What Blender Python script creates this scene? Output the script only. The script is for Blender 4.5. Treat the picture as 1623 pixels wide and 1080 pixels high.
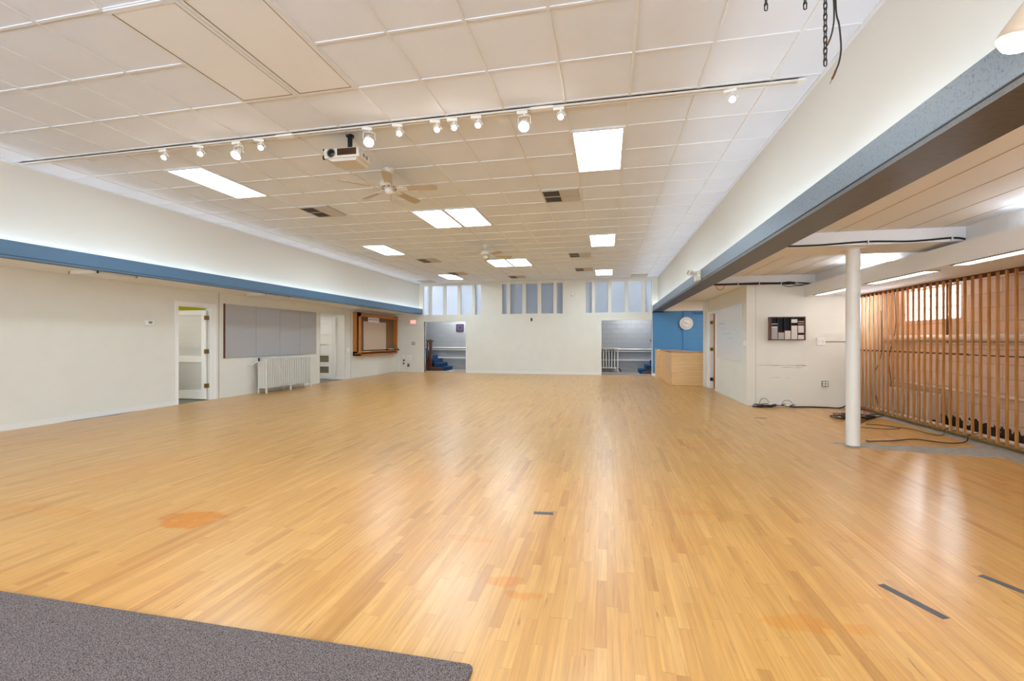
import bpy, bmesh, math, random
from mathutils import Vector, Matrix
random.seed(7)
for o in list(bpy.data.objects): bpy.data.objects.remove(o)
SC = bpy.context.scene; COL = SC.collection
PI = math.pi

# ---------------------------------------------------------------- camera
cd = bpy.data.cameras.new('camera'); cam = bpy.data.objects.new('camera', cd); COL.objects.link(cam)
cam.location = (0, 0, 1.34); cam.rotation_euler = (PI/2, 0, math.atan(150.5/712))
cd.sensor_width = 36; cd.lens = 712/1623*36; cd.shift_y = -0.0006; cd.clip_start = .05; cd.clip_end = 200
SC.camera = cam
# ---------------------------------------------------------------- world and exposure
wd = bpy.data.worlds.new('world'); SC.world = wd; wd.use_nodes = True
wd.node_tree.nodes['Background'].inputs[0].default_value = (.86, .93, 1, 1)
wd.node_tree.nodes['Background'].inputs[1].default_value = 3.0
SC.view_settings.view_transform = 'Standard'; SC.view_settings.look = 'None'
SC.view_settings.exposure = 0.20; SC.view_settings.gamma = 1.0; SC.view_settings.use_curve_mapping = False
# strengths of the lamps
S_TROFFER = 20.0; S_COVE = 17.0; S_LEDGE = 22.0; S_BULB = 60.0; W_SPOT = 15.0; S_STRIP = 6.0; W_WINDOW = 4600.0; W_FILL = 330.0
C_TUBE = (.70, .87, 1.0); C_WARM = (1.0, .91, .80); C_COVE = (.82, .91, 1.0)

def day_and_fill():
    l = bpy.data.lights.new('day_and_fill', 'AREA'); l.shape = 'RECTANGLE'; l.size = 1.4; l.size_y = 2.8
    l.energy = W_WINDOW; l.color = (.88, .94, 1)
    o = bpy.data.objects.new('day_and_fill', l); COL.objects.link(o)
    o.location = (6.2, 10.7, 2.3); o.rotation_euler = (0, math.radians(80), 0)
    # added neutral fill, set in a wide unseen window behind the viewer
    l = bpy.data.lights.new('day_and_fill', 'AREA'); l.shape = 'RECTANGLE'; l.size = 8.0; l.size_y = 2.3
    l.energy = W_FILL; l.color = (.80, .90, 1)
    o = bpy.data.objects.new('day_and_fill', l); COL.objects.link(o)
    o.location = (-2.8, -4.12, 1.9); o.rotation_euler = (-PI/2, 0, PI)
    l = bpy.data.lights.new('day_and_fill', 'AREA'); l.shape = 'RECTANGLE'; l.size = 2.6; l.size_y = 1.6  # second added fill, at the smaller unseen window
    l.energy = W_FILL*.28; l.color = (.80, .90, 1)
    o = bpy.data.objects.new('day_and_fill', l); COL.objects.link(o)
    o.location = (3.5, -4.12, 1.6); o.rotation_euler = (-PI/2, 0, PI)
day_and_fill()

# ---------------------------------------------------------------- helpers
def hx(s):
    s = s.lstrip('#'); v = [int(s[i:i+2], 16)/255 for i in (0, 2, 4)]
    return tuple((c/12.92 if c <= .04045 else ((c+.055)/1.055)**2.4) for c in v) + (1,)
def new_mat(name):
    m = bpy.data.materials.new(name); m.use_nodes = True
    return m, m.node_tree.nodes, m.node_tree.links, m.node_tree.nodes['Principled BSDF']
def mat(name, col, rough=.5, metal=0, bump=0, bscale=200, var=0, vscale=6, spec=.5):
    m, n, l, b = new_mat(name); c = hx(col)
    b.inputs['Base Color'].default_value = c; b.inputs['Roughness'].default_value = rough
    b.inputs['Metallic'].default_value = metal; b.inputs['Specular IOR Level'].default_value = spec
    tc = n.new('ShaderNodeTexCoord')
    if var:
        t = n.new('ShaderNodeTexNoise'); t.inputs['Scale'].default_value = vscale; t.inputs['Detail'].default_value = 4
        l.new(tc.outputs['Object'], t.inputs['Vector'])
        r = n.new('ShaderNodeValToRGB'); r.color_ramp.elements[0].position = .3; r.color_ramp.elements[1].position = .7
        r.color_ramp.elements[0].color = tuple(x*(1-var) for x in c[:3])+(1,); r.color_ramp.elements[1].color = tuple(min(1, x*(1+var)) for x in c[:3])+(1,)
        l.new(t.outputs['Fac'], r.inputs[0]); l.new(r.outputs[0], b.inputs['Base Color'])
    if bump:
        t = n.new('ShaderNodeTexNoise'); t.inputs['Scale'].default_value = bscale; t.inputs['Detail'].default_value = 3
        l.new(tc.outputs['Object'], t.inputs['Vector'])
        bp = n.new('ShaderNodeBump'); bp.inputs['Strength'].default_value = bump; bp.inputs['Distance'].default_value = .004
        l.new(t.outputs['Fac'], bp.inputs['Height']); l.new(bp.outputs[0], b.inputs['Normal'])
    return m
def emis(name, col, s):
    m, n, l, b = new_mat(name)
    b.inputs['Base Color'].default_value = (.8, .8, .8, 1); b.inputs['Emission Color'].default_value = tuple(col[:3])+(1,)
    b.inputs['Emission Strength'].default_value = s
    return m
def M_(n, op, a, b=None, c=None):
    m = n.new('ShaderNodeMath'); m.operation = op
    for i, v in enumerate((a, b, c)):
        if v is None: continue
        if isinstance(v, (int, float)): m.inputs[i].default_value = v
        else: m.id_data.links.new(v, m.inputs[i])
    return m.outputs[0]
def wood(name, c1, c2, rough=.45, axis=2, scale=1):
    m, n, l, b = new_mat(name)
    tc = n.new('ShaderNodeTexCoord'); mp = n.new('ShaderNodeMapping')
    sc = [30*scale]*3; sc[axis] = 2*scale; mp.inputs['Scale'].default_value = sc
    l.new(tc.outputs['Object'], mp.inputs[0])
    t = n.new('ShaderNodeTexNoise'); t.inputs['Scale'].default_value = 1.4; t.inputs['Detail'].default_value = 5; t.inputs['Distortion'].default_value = .6
    l.new(mp.outputs[0], t.inputs['Vector'])
    r = n.new('ShaderNodeValToRGB'); r.color_ramp.elements[0].position = .32; r.color_ramp.elements[1].position = .68
    r.color_ramp.elements[0].color = hx(c2); r.color_ramp.elements[1].color = hx(c1)
    l.new(t.outputs['Fac'], r.inputs[0]); l.new(r.outputs[0], b.inputs['Base Color']); b.inputs['Roughness'].default_value = rough
    return m
def block_wall(name, col, axes='xz', bw=.4, bh=.2, bump=.6, spots=None, grime=None):
    """painted concrete blocks: courses in the bump, the odd chip in the colour"""
    m, n, l, b = new_mat(name)
    tc = n.new('ShaderNodeTexCoord'); sp = n.new('ShaderNodeSeparateXYZ'); l.new(tc.outputs['Object'], sp.inputs[0])
    cb = n.new('ShaderNodeCombineXYZ'); l.new(sp.outputs['X' if axes[0] == 'x' else 'Y'], cb.inputs[0]); l.new(sp.outputs['Z'], cb.inputs[1])
    br = n.new('ShaderNodeTexBrick'); l.new(cb.outputs[0], br.inputs['Vector'])
    for k, v in (('Scale', 1), ('Mortar Size', .006), ('Mortar Smooth', .6), ('Brick Width', bw), ('Row Height', bh)): br.inputs[k].default_value = v
    c = hx(col)
    br.inputs['Color1'].default_value = c; br.inputs['Color2'].default_value = tuple(x*.95 for x in c[:3])+(1,); br.inputs['Mortar'].default_value = tuple(x*.78 for x in c[:3])+(1,)
    out = br.outputs['Color']
    no = n.new('ShaderNodeTexNoise'); no.inputs['Scale'].default_value = 9; no.inputs['Detail'].default_value = 6; l.new(tc.outputs['Object'], no.inputs['Vector'])
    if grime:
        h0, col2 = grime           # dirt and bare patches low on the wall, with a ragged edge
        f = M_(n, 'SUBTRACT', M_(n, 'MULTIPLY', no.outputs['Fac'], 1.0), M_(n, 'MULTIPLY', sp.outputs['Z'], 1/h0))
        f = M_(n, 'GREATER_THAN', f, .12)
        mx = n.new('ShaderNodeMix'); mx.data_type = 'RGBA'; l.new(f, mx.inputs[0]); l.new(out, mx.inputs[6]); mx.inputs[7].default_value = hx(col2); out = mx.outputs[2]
    l.new(out, b.inputs['Base Color']); b.inputs['Roughness'].default_value = .55
    h = M_(n, 'ADD', M_(n, 'MULTIPLY', br.outputs['Fac'], -1), M_(n, 'MULTIPLY', no.outputs['Fac'], .7))
    bp = n.new('ShaderNodeBump'); bp.inputs['Strength'].default_value = bump; bp.inputs['Distance'].default_value = .012
    l.new(h, bp.inputs['Height']); l.new(bp.outputs[0], b.inputs['Normal'])
    return m
def floor_mat():
    m, n, l, b = new_mat('maple_strip_floor')
    tc = n.new('ShaderNodeTexCoord'); sp = n.new('ShaderNodeSeparateXYZ'); l.new(tc.outputs['Object'], sp.inputs[0])
    X, Y = sp.outputs['X'], sp.outputs['Y']
    W = .054
    xs = M_(n, 'DIVIDE', X, W); row = M_(n, 'FLOOR', xs); fx = M_(n, 'FRACT', xs)
    wn = n.new('ShaderNodeTexWhiteNoise'); wn.noise_dimensions = '1D'; l.new(row, wn.inputs['W'])
    ys = M_(n, 'ADD', M_(n, 'DIVIDE', Y, .62), M_(n, 'MULTIPLY', wn.outputs['Value'], 37.0))
    # boards of uneven length
    ys = M_(n, 'ADD', ys, M_(n, 'MULTIPLY', M_(n, 'SINE', M_(n, 'ADD', M_(n, 'MULTIPLY', ys, 1.9), row)), .35))
    bid = M_(n, 'FLOOR', ys); fy = M_(n, 'FRACT', ys)
    cb = n.new('ShaderNodeCombineXYZ'); l.new(row, cb.inputs[0]); l.new(bid, cb.inputs[1])
    w2 = n.new('ShaderNodeTexWhiteNoise'); w2.noise_dimensions = '2D'; l.new(cb.outputs[0], w2.inputs['Vector'])
    r = n.new('ShaderNodeValToRGB'); e = r.color_ramp.elements
    e[0].position = 0; e[0].color = hx('b88646'); e[1].position = 1; e[1].color = hx('d4a561')
    for p, c in ((.05, 'bf8c4b'), (.13, 'c69451'), (.5, 'ca9953'), (.85, 'ce9e5a')):
        q = e.new(p); q.color = hx(c)
    l.new(w2.outputs['Value'], r.inputs[0])
    # grain along the boards, shifted per board
    mp = n.new('ShaderNodeCombineXYZ'); l.new(M_(n, 'MULTIPLY', X, 55), mp.inputs[0]); l.new(M_(n, 'MULTIPLY', Y, 2.2), mp.inputs[1]); l.new(M_(n, 'MULTIPLY', w2.outputs['Value'], 50), mp.inputs[2])
    g = n.new('ShaderNodeTexNoise'); g.inputs['Scale'].default_value = 1; g.inputs['Detail'].default_value = 6; g.inputs['Distortion'].default_value = .8; l.new(mp.outputs[0], g.inputs['Vector'])
    gr = n.new('ShaderNodeMapRange'); gr.inputs[1].default_value = .3; gr.inputs[2].default_value = .72; gr.inputs[3].default_value = 1.08; gr.inputs[4].default_value = .80; l.new(g.outputs['Fac'], gr.inputs[0])
    mx = n.new('ShaderNodeMix'); mx.data_type = 'RGBA'; mx.blend_type = 'MULTIPLY'; mx.inputs[0].default_value = 1
    l.new(r.outputs[0], mx.inputs[6]); l.new(gr.outputs[0], mx.inputs[7]); col = mx.outputs[2]
    # dark mineral streaks
    g2 = n.new('ShaderNodeTexNoise'); g2.inputs['Scale'].default_value = 1; g2.inputs['Detail'].default_value = 3
    mp2 = n.new('ShaderNodeCombineXYZ'); l.new(M_(n, 'MULTIPLY', X, 48), mp2.inputs[0]); l.new(M_(n, 'MULTIPLY', Y, 4.5), mp2.inputs[1]); l.new(mp2.outputs[0], g2.inputs['Vector'])
    st = n.new('ShaderNodeMapRange'); st.inputs[1].default_value = .665; st.inputs[2].default_value = .76; st.inputs[4].default_value = .7; l.new(g2.outputs['Fac'], st.inputs[0])
    mx = n.new('ShaderNodeMix'); mx.data_type = 'RGBA'; l.new(st.outputs[0], mx.inputs[0]); l.new(col, mx.inputs[6]); mx.inputs[7].default_value = hx('7a4a2a'); col = mx.outputs[2]
    # amber worn-varnish blotches with an edge of their own
    n3 = n.new('ShaderNodeTexNoise'); n3.inputs['Scale'].default_value = .9; n3.inputs['Detail'].default_value = 3; l.new(tc.outputs['Object'], n3.inputs['Vector'])
    a = n.new('ShaderNodeMapRange'); a.inputs[1].default_value = .50; a.inputs[2].default_value = .68; a.inputs[4].default_value = .40; l.new(n3.outputs['Fac'], a.inputs[0])
    mx = n.new('ShaderNodeMix'); mx.data_type = 'RGBA'; mx.blend_type = 'MULTIPLY'; l.new(a.outputs[0], mx.inputs[0]); l.new(col, mx.inputs[6]); mx.inputs[7].default_value = (1, .80, .50, 1); col = mx.outputs[2]
    n4 = n.new('ShaderNodeTexNoise'); n4.inputs['Scale'].default_value = 7; n4.inputs['Detail'].default_value = 4; l.new(tc.outputs['Object'], n4.inputs['Vector'])
    for (cx, cy, rx, ry, k) in ((-3.02, 2.80, .30, .15, 1), (-.56, 2.44, .11, .06, .6), (-.42, 2.32, .09, .045, .55), (-.9, 2.9, .2, .05, .35), (.95, 2.36, .22, .07, .4), (.6, 3.7, .25, .06, .35), (-4.3, 2.7, .5, .1, .35)):
        d = M_(n, 'ADD', M_(n, 'POWER', M_(n, 'ABSOLUTE', M_(n, 'DIVIDE', M_(n, 'SUBTRACT', X, cx), rx)), 2), M_(n, 'POWER', M_(n, 'ABSOLUTE', M_(n, 'DIVIDE', M_(n, 'SUBTRACT', Y, cy), ry)), 2))
        d = M_(n, 'ADD', d, M_(n, 'MULTIPLY', n4.outputs['Fac'], 5.0))
        q = n.new('ShaderNodeMapRange'); q.inputs[1].default_value = 3.45; q.inputs[2].default_value = 3.05; q.inputs[4].default_value = k; l.new(d, q.inputs[0])
        mx = n.new('ShaderNodeMix'); mx.data_type = 'RGBA'; mx.blend_type = 'MULTIPLY'; l.new(q.outputs[0], mx.inputs[0]); l.new(col, mx.inputs[6]); mx.inputs[7].default_value = (1.0, .68, .12, 1); col = mx.outputs[2]
    # joints
    ex = M_(n, 'LESS_THAN', M_(n, 'MINIMUM', fx, M_(n, 'SUBTRACT', 1, fx)), .013)
    ey = M_(n, 'LESS_THAN', M_(n, 'MINIMUM', fy, M_(n, 'SUBTRACT', 1, fy)), .0016)
    j = M_(n, 'MULTIPLY', M_(n, 'MAXIMUM', ex, ey), .45)
    mx = n.new('ShaderNodeMix'); mx.data_type = 'RGBA'; l.new(j, mx.inputs[0]); l.new(col, mx.inputs[6]); mx.inputs[7].default_value = hx('8a5a30'); col = mx.outputs[2]
    l.new(col, b.inputs['Base Color'])
    rr = n.new('ShaderNodeMapRange'); b.inputs['Specular IOR Level'].default_value = .3; b.inputs['Coat Weight'].default_value = .34; b.inputs['Coat Roughness'].default_value = .28; rr.inputs[3].default_value = .26; rr.inputs[4].default_value = .40; l.new(n4.outputs['Fac'], rr.inputs[0]); l.new(rr.outputs[0], b.inputs['Roughness'])
    bp = n.new('ShaderNodeBump'); bp.inputs['Strength'].default_value = .12; bp.inputs['Distance'].default_value = .002
    l.new(M_(n, 'ADD', M_(n, 'MULTIPLY', w2.outputs['Value'], .3), g.outputs['Fac']), bp.inputs['Height']); l.new(bp.outputs[0], b.inputs['Normal'])
    return m
def carpet(name, c1, c2, scale=260, bump=1.0):
    m, n, l, b = new_mat(name); tc = n.new('ShaderNodeTexCoord')
    t = n.new('ShaderNodeTexNoise'); t.inputs['Scale'].default_value = scale; t.inputs['Detail'].default_value = 4; l.new(tc.outputs['Object'], t.inputs['Vector'])
    r = n.new('ShaderNodeValToRGB'); r.color_ramp.elements[0].position = .36; r.color_ramp.elements[1].position = .62
    r.color_ramp.elements[0].color = hx(c1); r.color_ramp.elements[1].color = hx(c2)
    l.new(t.outputs['Fac'], r.inputs[0]); l.new(r.outputs[0], b.inputs['Base Color']); b.inputs['Roughness'].default_value = 1; b.inputs['Specular IOR Level'].default_value = .1
    bp = n.new('ShaderNodeBump'); bp.inputs['Strength'].default_value = bump; bp.inputs['Distance'].default_value = .006
    l.new(t.outputs['Fac'], bp.inputs['Height']); l.new(bp.outputs[0], b.inputs['Normal'])
    return m
def strand_paint(name, col, dark, k=.5):
    """paint over strand board: short crossing flakes"""
    m, n, l, b = new_mat(name); tc = n.new('ShaderNodeTexCoord')
    outs = []
    for i, rot in enumerate(((.3, .5, .2), (1.2, .1, .9), (2.1, .8, .3))):
        mp = n.new('ShaderNodeMapping'); mp.inputs['Rotation'].default_value = rot; mp.inputs['Scale'].default_value = (12, 70, 70); l.new(tc.outputs['Object'], mp.inputs[0])
        t = n.new('ShaderNodeTexNoise'); t.inputs['Scale'].default_value = 1; t.inputs['Detail'].default_value = 2; l.new(mp.outputs[0], t.inputs['Vector']); outs.append(t.outputs['Fac'])
    h = M_(n, 'MAXIMUM', M_(n, 'MAXIMUM', outs[0], outs[1]), outs[2])
    q = n.new('ShaderNodeMapRange'); q.inputs[1].default_value = .60; q.inputs[2].default_value = .72; q.inputs[4].default_value = k; l.new(h, q.inputs[0])
    mx = n.new('ShaderNodeMix'); mx.data_type = 'RGBA'; l.new(q.outputs[0], mx.inputs[0]); mx.inputs[6].default_value = hx(col); mx.inputs[7].default_value = hx(dark)
    l.new(mx.outputs[2], b.inputs['Base Color']); b.inputs['Roughness'].default_value = .42
    bp = n.new('ShaderNodeBump'); bp.inputs['Strength'].default_value = .5; bp.inputs['Distance'].default_value = .003; l.new(h, bp.inputs['Height']); l.new(bp.outputs[0], b.inputs['Normal'])
    return m
def frosted():
    m, n, l, b = new_mat('ribbed_frosted_glass'); out = n['Material Output']
    tc = n.new('ShaderNodeTexCoord'); mp = n.new('ShaderNodeMapping'); mp.inputs['Rotation'].default_value = (0, math.radians(38), 0); l.new(tc.outputs['Object'], mp.inputs[0])
    w = n.new('ShaderNodeTexWave'); w.bands_direction = 'Z'; w.inputs['Scale'].default_value = 7; w.inputs['Distortion'].default_value = .4; l.new(mp.outputs[0], w.inputs['Vector'])
    r = n.new('ShaderNodeValToRGB'); r.color_ramp.elements[0].color = hx('d4dae4'); r.color_ramp.elements[1].color = hx('eef2f8'); l.new(w.outputs['Fac'], r.inputs[0])
    tr = n.new('ShaderNodeBsdfTranslucent'); l.new(r.outputs[0], tr.inputs[0])
    b.inputs['Base Color'].default_value = hx('b8bec8'); b.inputs['Roughness'].default_value = .3
    ms = n.new('ShaderNodeMixShader'); ms.inputs[0].default_value = .8; l.new(b.outputs[0], ms.inputs[1]); l.new(tr.outputs[0], ms.inputs[2]); l.new(ms.outputs[0], out.inputs[0])
    return m
def glass_block():
    m, n, l, b = new_mat('glass_block'); out = n['Material Output']
    t = n.new('ShaderNodeBsdfTransparent'); t.inputs[0].default_value = (.95, .98, 1, 1)
    tr = n.new('ShaderNodeBsdfTranslucent'); tr.inputs[0].default_value = (.95, .97, 1, 1)
    ms = n.new('ShaderNodeMixShader'); ms.inputs[0].default_value = .35; l.new(t.outputs[0], ms.inputs[1]); l.new(tr.outputs[0], ms.inputs[2]); l.new(ms.outputs[0], out.inputs[0])
    return m

MT = dict(
    wall=mat('cream_wall_paint', 'dcd9ce', .6, bump=.25, bscale=90, var=.02, vscale=3),
    upper=mat('upper_wall_paint', 'dedcd4', .6, bump=.12, bscale=60),
    tile=mat('ceiling_tile', 'e0e7f4', .9, bump=.35, bscale=350, var=.02, vscale=1.5),
    tbar=mat('ceiling_grid_metal', 'dfe3ea', .45),
    lowceil=mat('low_ceiling_paint', 'ecedf0', .7, bump=.15, bscale=40),
    white=mat('white_paint', 'e9e7e2', .4), trimw=mat('white_trim_paint', 'e2dfda', .4),
    corridor=block_wall('corridor_block_paint', '96979a', 'xz', grime=(.42, '8f8b86')),
    blue=mat('blue_wall_paint', '3f7dae', .55, bump=.15, bscale=60),
    blueblock=block_wall('blue_block_paint', '4484b8', 'xz', .38, .2),
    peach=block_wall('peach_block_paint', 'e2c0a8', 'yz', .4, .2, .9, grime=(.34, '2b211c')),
    yellow=mat('yellow_wall_paint', 'd8d020', .6),
    floor=floor_mat(), corrfloor=carpet('grey_carpet', '77706e', '98908c', 120, .4), darkfloor=mat('dark_vinyl', '5e6258', .4),
    rug=carpet('rug_pile', '38322f', '8e8482', 230, 1.0),
    beam=strand_paint('blue_grey_beam_paint', '748290', '36414d', .6), beamL=mat('blue_beam_paint', '50718f', .5, bump=.3, bscale=50, var=.04),
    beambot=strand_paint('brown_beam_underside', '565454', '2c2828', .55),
    slat=wood('slat_wood', 'c48a48', '9c6228', .4), darkwood=wood('dark_slat_wood', '6e3b22', '3e2015', .5, 1),
    oak=wood('oak_board', 'c08038', 'a5652a', .45, 1), cork=mat('cork', '7d5c38', .9, bump=.6, bscale=180, var=.15, vscale=60),
    maple=wood('maple_veneer', 'e6be88', 'd8aa70', .35, 0, .6), maple_top=wood('maple_counter_top', 'b98a60', 'a5764e', .25, 0, .6),
    newel=wood('stair_wood', '6a3a1c', '3f2010', .35, 2), stair=carpet('blue_stair_carpet', '1c3450', '2c4c70', 150, .5),
    pin=mat('grey_fabric_panel', 'a9a6a6', .95, bump=.5, bscale=300, var=.05, vscale=150),
    iron=mat('painted_cast_iron', 'd9d5cc', .4, bump=.1, bscale=80), ironp=mat('peach_cast_iron', 'e4cdbd', .4),
    black=mat('black_plastic', '0e0d0d', .45), rubber=mat('black_cable_rubber', '141210', .5), darkmetal=mat('dark_chain_metal', '2a2422', .45, .6),
    grey=mat('grey_plastic', '8d8a86', .5), brass=mat('old_brass', '8a6c42', .35, .8), steel=mat('steel', '9c9a98', .35, .8),
    copper=mat('copper_tip', '6e4a2e', .4, .6), ivory=mat('ivory_metal', 'dad6ce', .4), fanblade=mat('fan_blade', 'b8ac98', .45),
    proj=mat('projector_shell', 'cfc9bf', .4), vent=mat('vent_louver', 'bdb8b0', .5), ventdark=mat('vent_duct_shadow', '786e62', .8),
    tape=mat('dark_grey_tape', '4c4c50', .5), concrete=mat('bare_concrete', '9c948a', .85, bump=.5, bscale=60, var=.18, vscale=14),
    board=mat('whiteboard', 'd9dadb', .18), tanboard=mat('aged_whiteboard', 'c4ab93', .3), paper=mat('white_paper', 'e8e8ea', .7),
    mark=mat('marker_ink', '8c8c90', .6), ink=mat('black_ink', '1c1c20', .6), redplastic=mat('red_plastic', 'b0564c', .5),
    cdw=mat('pale_card', 'cfc6c0', .5), cdg=mat('grey_card', 'a9a6a2', .5), cdp=mat('peach_card', 'd8b8a0', .5),
    bluep=mat('blue_connector', '26395e', .4), purple=mat('purple_print', '4a4168', .5), darkframe=mat('dark_frame', '2b1a22', .4),
    grime=mat('grimy_wood_sill', '8a6a34', .7, bump=.4, bscale=30, var=.35, vscale=12), glass=frosted(), gblock=glass_block(),
    smoked=mat('olive_glass', '77705c', .3), panel_off=mat('unlit_diffuser', 'e6eaf0', .35),
    tube=emis('lit_diffuser', C_TUBE, S_TROFFER), cove=emis('cove_tube', C_COVE, S_COVE), ledge=emis('ledge_tube', C_COVE, S_LEDGE), bulb=emis('spot_bulb', C_WARM, S_BULB),
    strip=emis('strip_tube', (1, .97, .9), S_STRIP), exitred=emis('exit_red', (1, .07, .05), .8), exitletters=emis('exit_letters', (1, .55, .45), .9), lcd=mat('lcd', '6f8288', .3),
    led=emis('green_led', (.5, 1, .3), 2), flame=emis('lamp_glow', (1, .78, .5), 3.0),
)

class MB:
    def __init__(s): s.v = []; s.f = []; s.sm = []
    def add(s, vs, fs, smooth=False):
        k = len(s.v); s.v += [tuple(v) for v in vs]; s.f += [tuple(i+k for i in f) for f in fs]; s.sm += [smooth]*len(fs); return s
    def box(s, x0, x1, y0, y1, z0, z1, mtx=None):
        if x0 > x1: x0, x1 = x1, x0
        if y0 > y1: y0, y1 = y1, y0
        if z0 > z1: z0, z1 = z1, z0
        vs = [Vector((x, y, z)) for z in (z0, z1) for y in (y0, y1) for x in (x0, x1)]
        if mtx: vs = [mtx @ v for v in vs]
        return s.add(vs, [(0, 2, 3, 1), (4, 5, 7, 6), (0, 1, 5, 4), (2, 6, 7, 3), (0, 4, 6, 2), (1, 3, 7, 5)])
    def rbox(s, x0, x1, y0, y1, z0, z1, r, mtx=None, seg=2):
        bm = bmesh.new(); bmesh.ops.create_cube(bm, size=1)
        for v in bm.verts: v.co = Vector(((x0+x1)/2+v.co.x*abs(x1-x0), (y0+y1)/2+v.co.y*abs(y1-y0), (z0+z1)/2+v.co.z*abs(z1-z0)))
        bmesh.ops.bevel(bm, geom=bm.edges[:], offset=r, segments=seg, affect='EDGES', profile=.5)
        bm.verts.index_update(); vs = [mtx @ v.co if mtx else v.co.copy() for v in bm.verts]; fs = [[v.index for v in f.verts] for f in bm.faces]; bm.free()
        return s.add(vs, fs)
    def cyl(s, p0, p1, r0, r1=None, n=16, caps=True):
        r1 = r0 if r1 is None else r1; p0 = Vector(p0); p1 = Vector(p1); d = (p1-p0).normalized()
        a = d.orthogonal().normalized(); b = d.cross(a); vs = []
        for p, r in ((p0, r0), (p1, r1)):
            for i in range(n):
                t = 2*PI*i/n; vs.append(p+a*(r*math.cos(t))+b*(r*math.sin(t)))
        s.add(vs, [(i, (i+1) % n, n+(i+1) % n, n+i) for i in range(n)], True)
        if caps: s.add(vs[:n], [tuple(range(n))[::-1]]); s.add(vs[n:], [tuple(range(n))])
        return s
    def lathe(s, prof, c=(0, 0, 0), d=(0, 0, 1), n=24):
        d = Vector(d).normalized(); c = Vector(c); a = d.orthogonal().normalized(); b = d.cross(a); vs = []
        for r, h in prof:
            for i in range(n):
                t = 2*PI*i/n; vs.append(c+d*h+a*(r*math.cos(t))+b*(r*math.sin(t)))
        fs = [(j*n+i, j*n+(i+1) % n, (j+1)*n+(i+1) % n, (j+1)*n+i) for j in range(len(prof)-1) for i in range(n)]
        s.add(vs, fs, True); s.add(vs[:n], [tuple(range(n))[::-1]]); s.add(vs[-n:], [tuple(range(n))]); return s
    def tube(s, pts, r, n=8, closed=False):
        P = [Vector(p) for p in pts]; m = len(P); vs = []; up = None
        for i in range(m):
            if closed: d = (P[(i+1) % m]-P[i-1]).normalized()
            else: d = (P[min(i+1, m-1)]-P[max(i-1, 0)]).normalized()
            if up is None: up = d.orthogonal().normalized()
            up = (up-d*up.dot(d)).normalized(); b = d.cross(up)
            for k in range(n):
                t = 2*PI*k/n; vs.append(P[i]+up*(r*math.cos(t))+b*(r*math.sin(t)))
        q = m if closed else m-1
        s.add(vs, [(i*n+k, i*n+(k+1) % n, ((i+1) % m)*n+(k+1) % n, ((i+1) % m)*n+k) for i in range(q) for k in range(n)], True)
        if not closed: s.add(vs[:n], [tuple(range(n))[::-1]]); s.add(vs[-n:], [tuple(range(n))])
        return s
    def prism(s, pts, axis, a0, a1):
        """polygon in the plane across `axis`, pushed from a0 to a1"""
        def P(u, v, a): return {'x': (a, u, v), 'y': (u, a, v), 'z': (u, v, a)}[axis]
        n = len(pts); vs = [P(u, v, a0) for u, v in pts]+[P(u, v, a1) for u, v in pts]
        return s.add(vs, [tuple(range(n)), tuple(range(n, 2*n))[::-1]]+[(i, n+i, n+(i+1) % n, (i+1) % n) for i in range(n)])
    def build(s, name, material, parent=None, local=False, bevel=0):
        me = bpy.data.meshes.new(name); vs = s.v
        if parent is not None and not local:
            inv = WM[parent.name].inverted(); vs = [inv @ Vector(v) for v in vs]
        me.from_pydata([tuple(v) for v in vs], [], s.f); me.polygons.foreach_set('use_smooth', s.sm)
        bm = bmesh.new(); bm.from_mesh(me); bmesh.ops.recalc_face_normals(bm, faces=bm.faces[:]); bm.to_mesh(me); bm.free()
        me.update(); me.materials.append(material)
        o = bpy.data.objects.new(name, me); COL.objects.link(o)
        if parent is not None: o.parent = parent; WM[o.name] = WM[parent.name]
        else: WM[o.name] = Matrix.Identity(4)
        if bevel:
            b = o.modifiers.new('bevel', 'BEVEL'); b.width = bevel; b.segments = 2; b.limit_method = 'ANGLE'
        return o
WM = {}
def tag(o, label, cat, group=None, kind=None):
    o['label'] = label; o['category'] = cat
    if group: o['group'] = group
    if kind: o['kind'] = kind
    return o
def thing(name, label, cat, loc=(0, 0, 0), rz=0, group=None):
    o = bpy.data.objects.new(name, None); COL.objects.link(o); o.location = loc; o.rotation_euler = (0, 0, rz); o.empty_display_size = .05
    WM[o.name] = Matrix.Translation(Vector(loc)) @ Matrix.Rotation(rz, 4, 'Z')
    return tag(o, label, cat, group)
def struct(name, mb, m, label=None, parent=None, bevel=0):
    o = mb.build(name, m, parent, bevel=bevel)
    if parent is None: o['kind'] = 'structure'
    if label: o['label'] = label
    return o
def dup(root, loc, rz=None, label=None):
    r = root.copy(); COL.objects.link(r); r.location = loc
    if rz is not None: r.rotation_euler = (0, 0, rz)
    if label: r['label'] = label
    WM[r.name] = Matrix.Translation(Vector(loc)) @ Matrix.Rotation(r.rotation_euler[2], 4, 'Z')
    for ch in [c for c in ALL() if c.parent == root]:
        c = ch.copy(); COL.objects.link(c); c.parent = r; WM[c.name] = WM[r.name]
        for g in [g for g in ALL() if g.parent == ch]:
            d = g.copy(); COL.objects.link(d); d.parent = c; WM[d.name] = WM[r.name]
    return r
def ALL(): return list(COL.objects)
def single(name, mb, m, label, cat, group=None, bevel=0):
    return tag(mb.build(name, m, bevel=bevel), label, cat, group)
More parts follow.
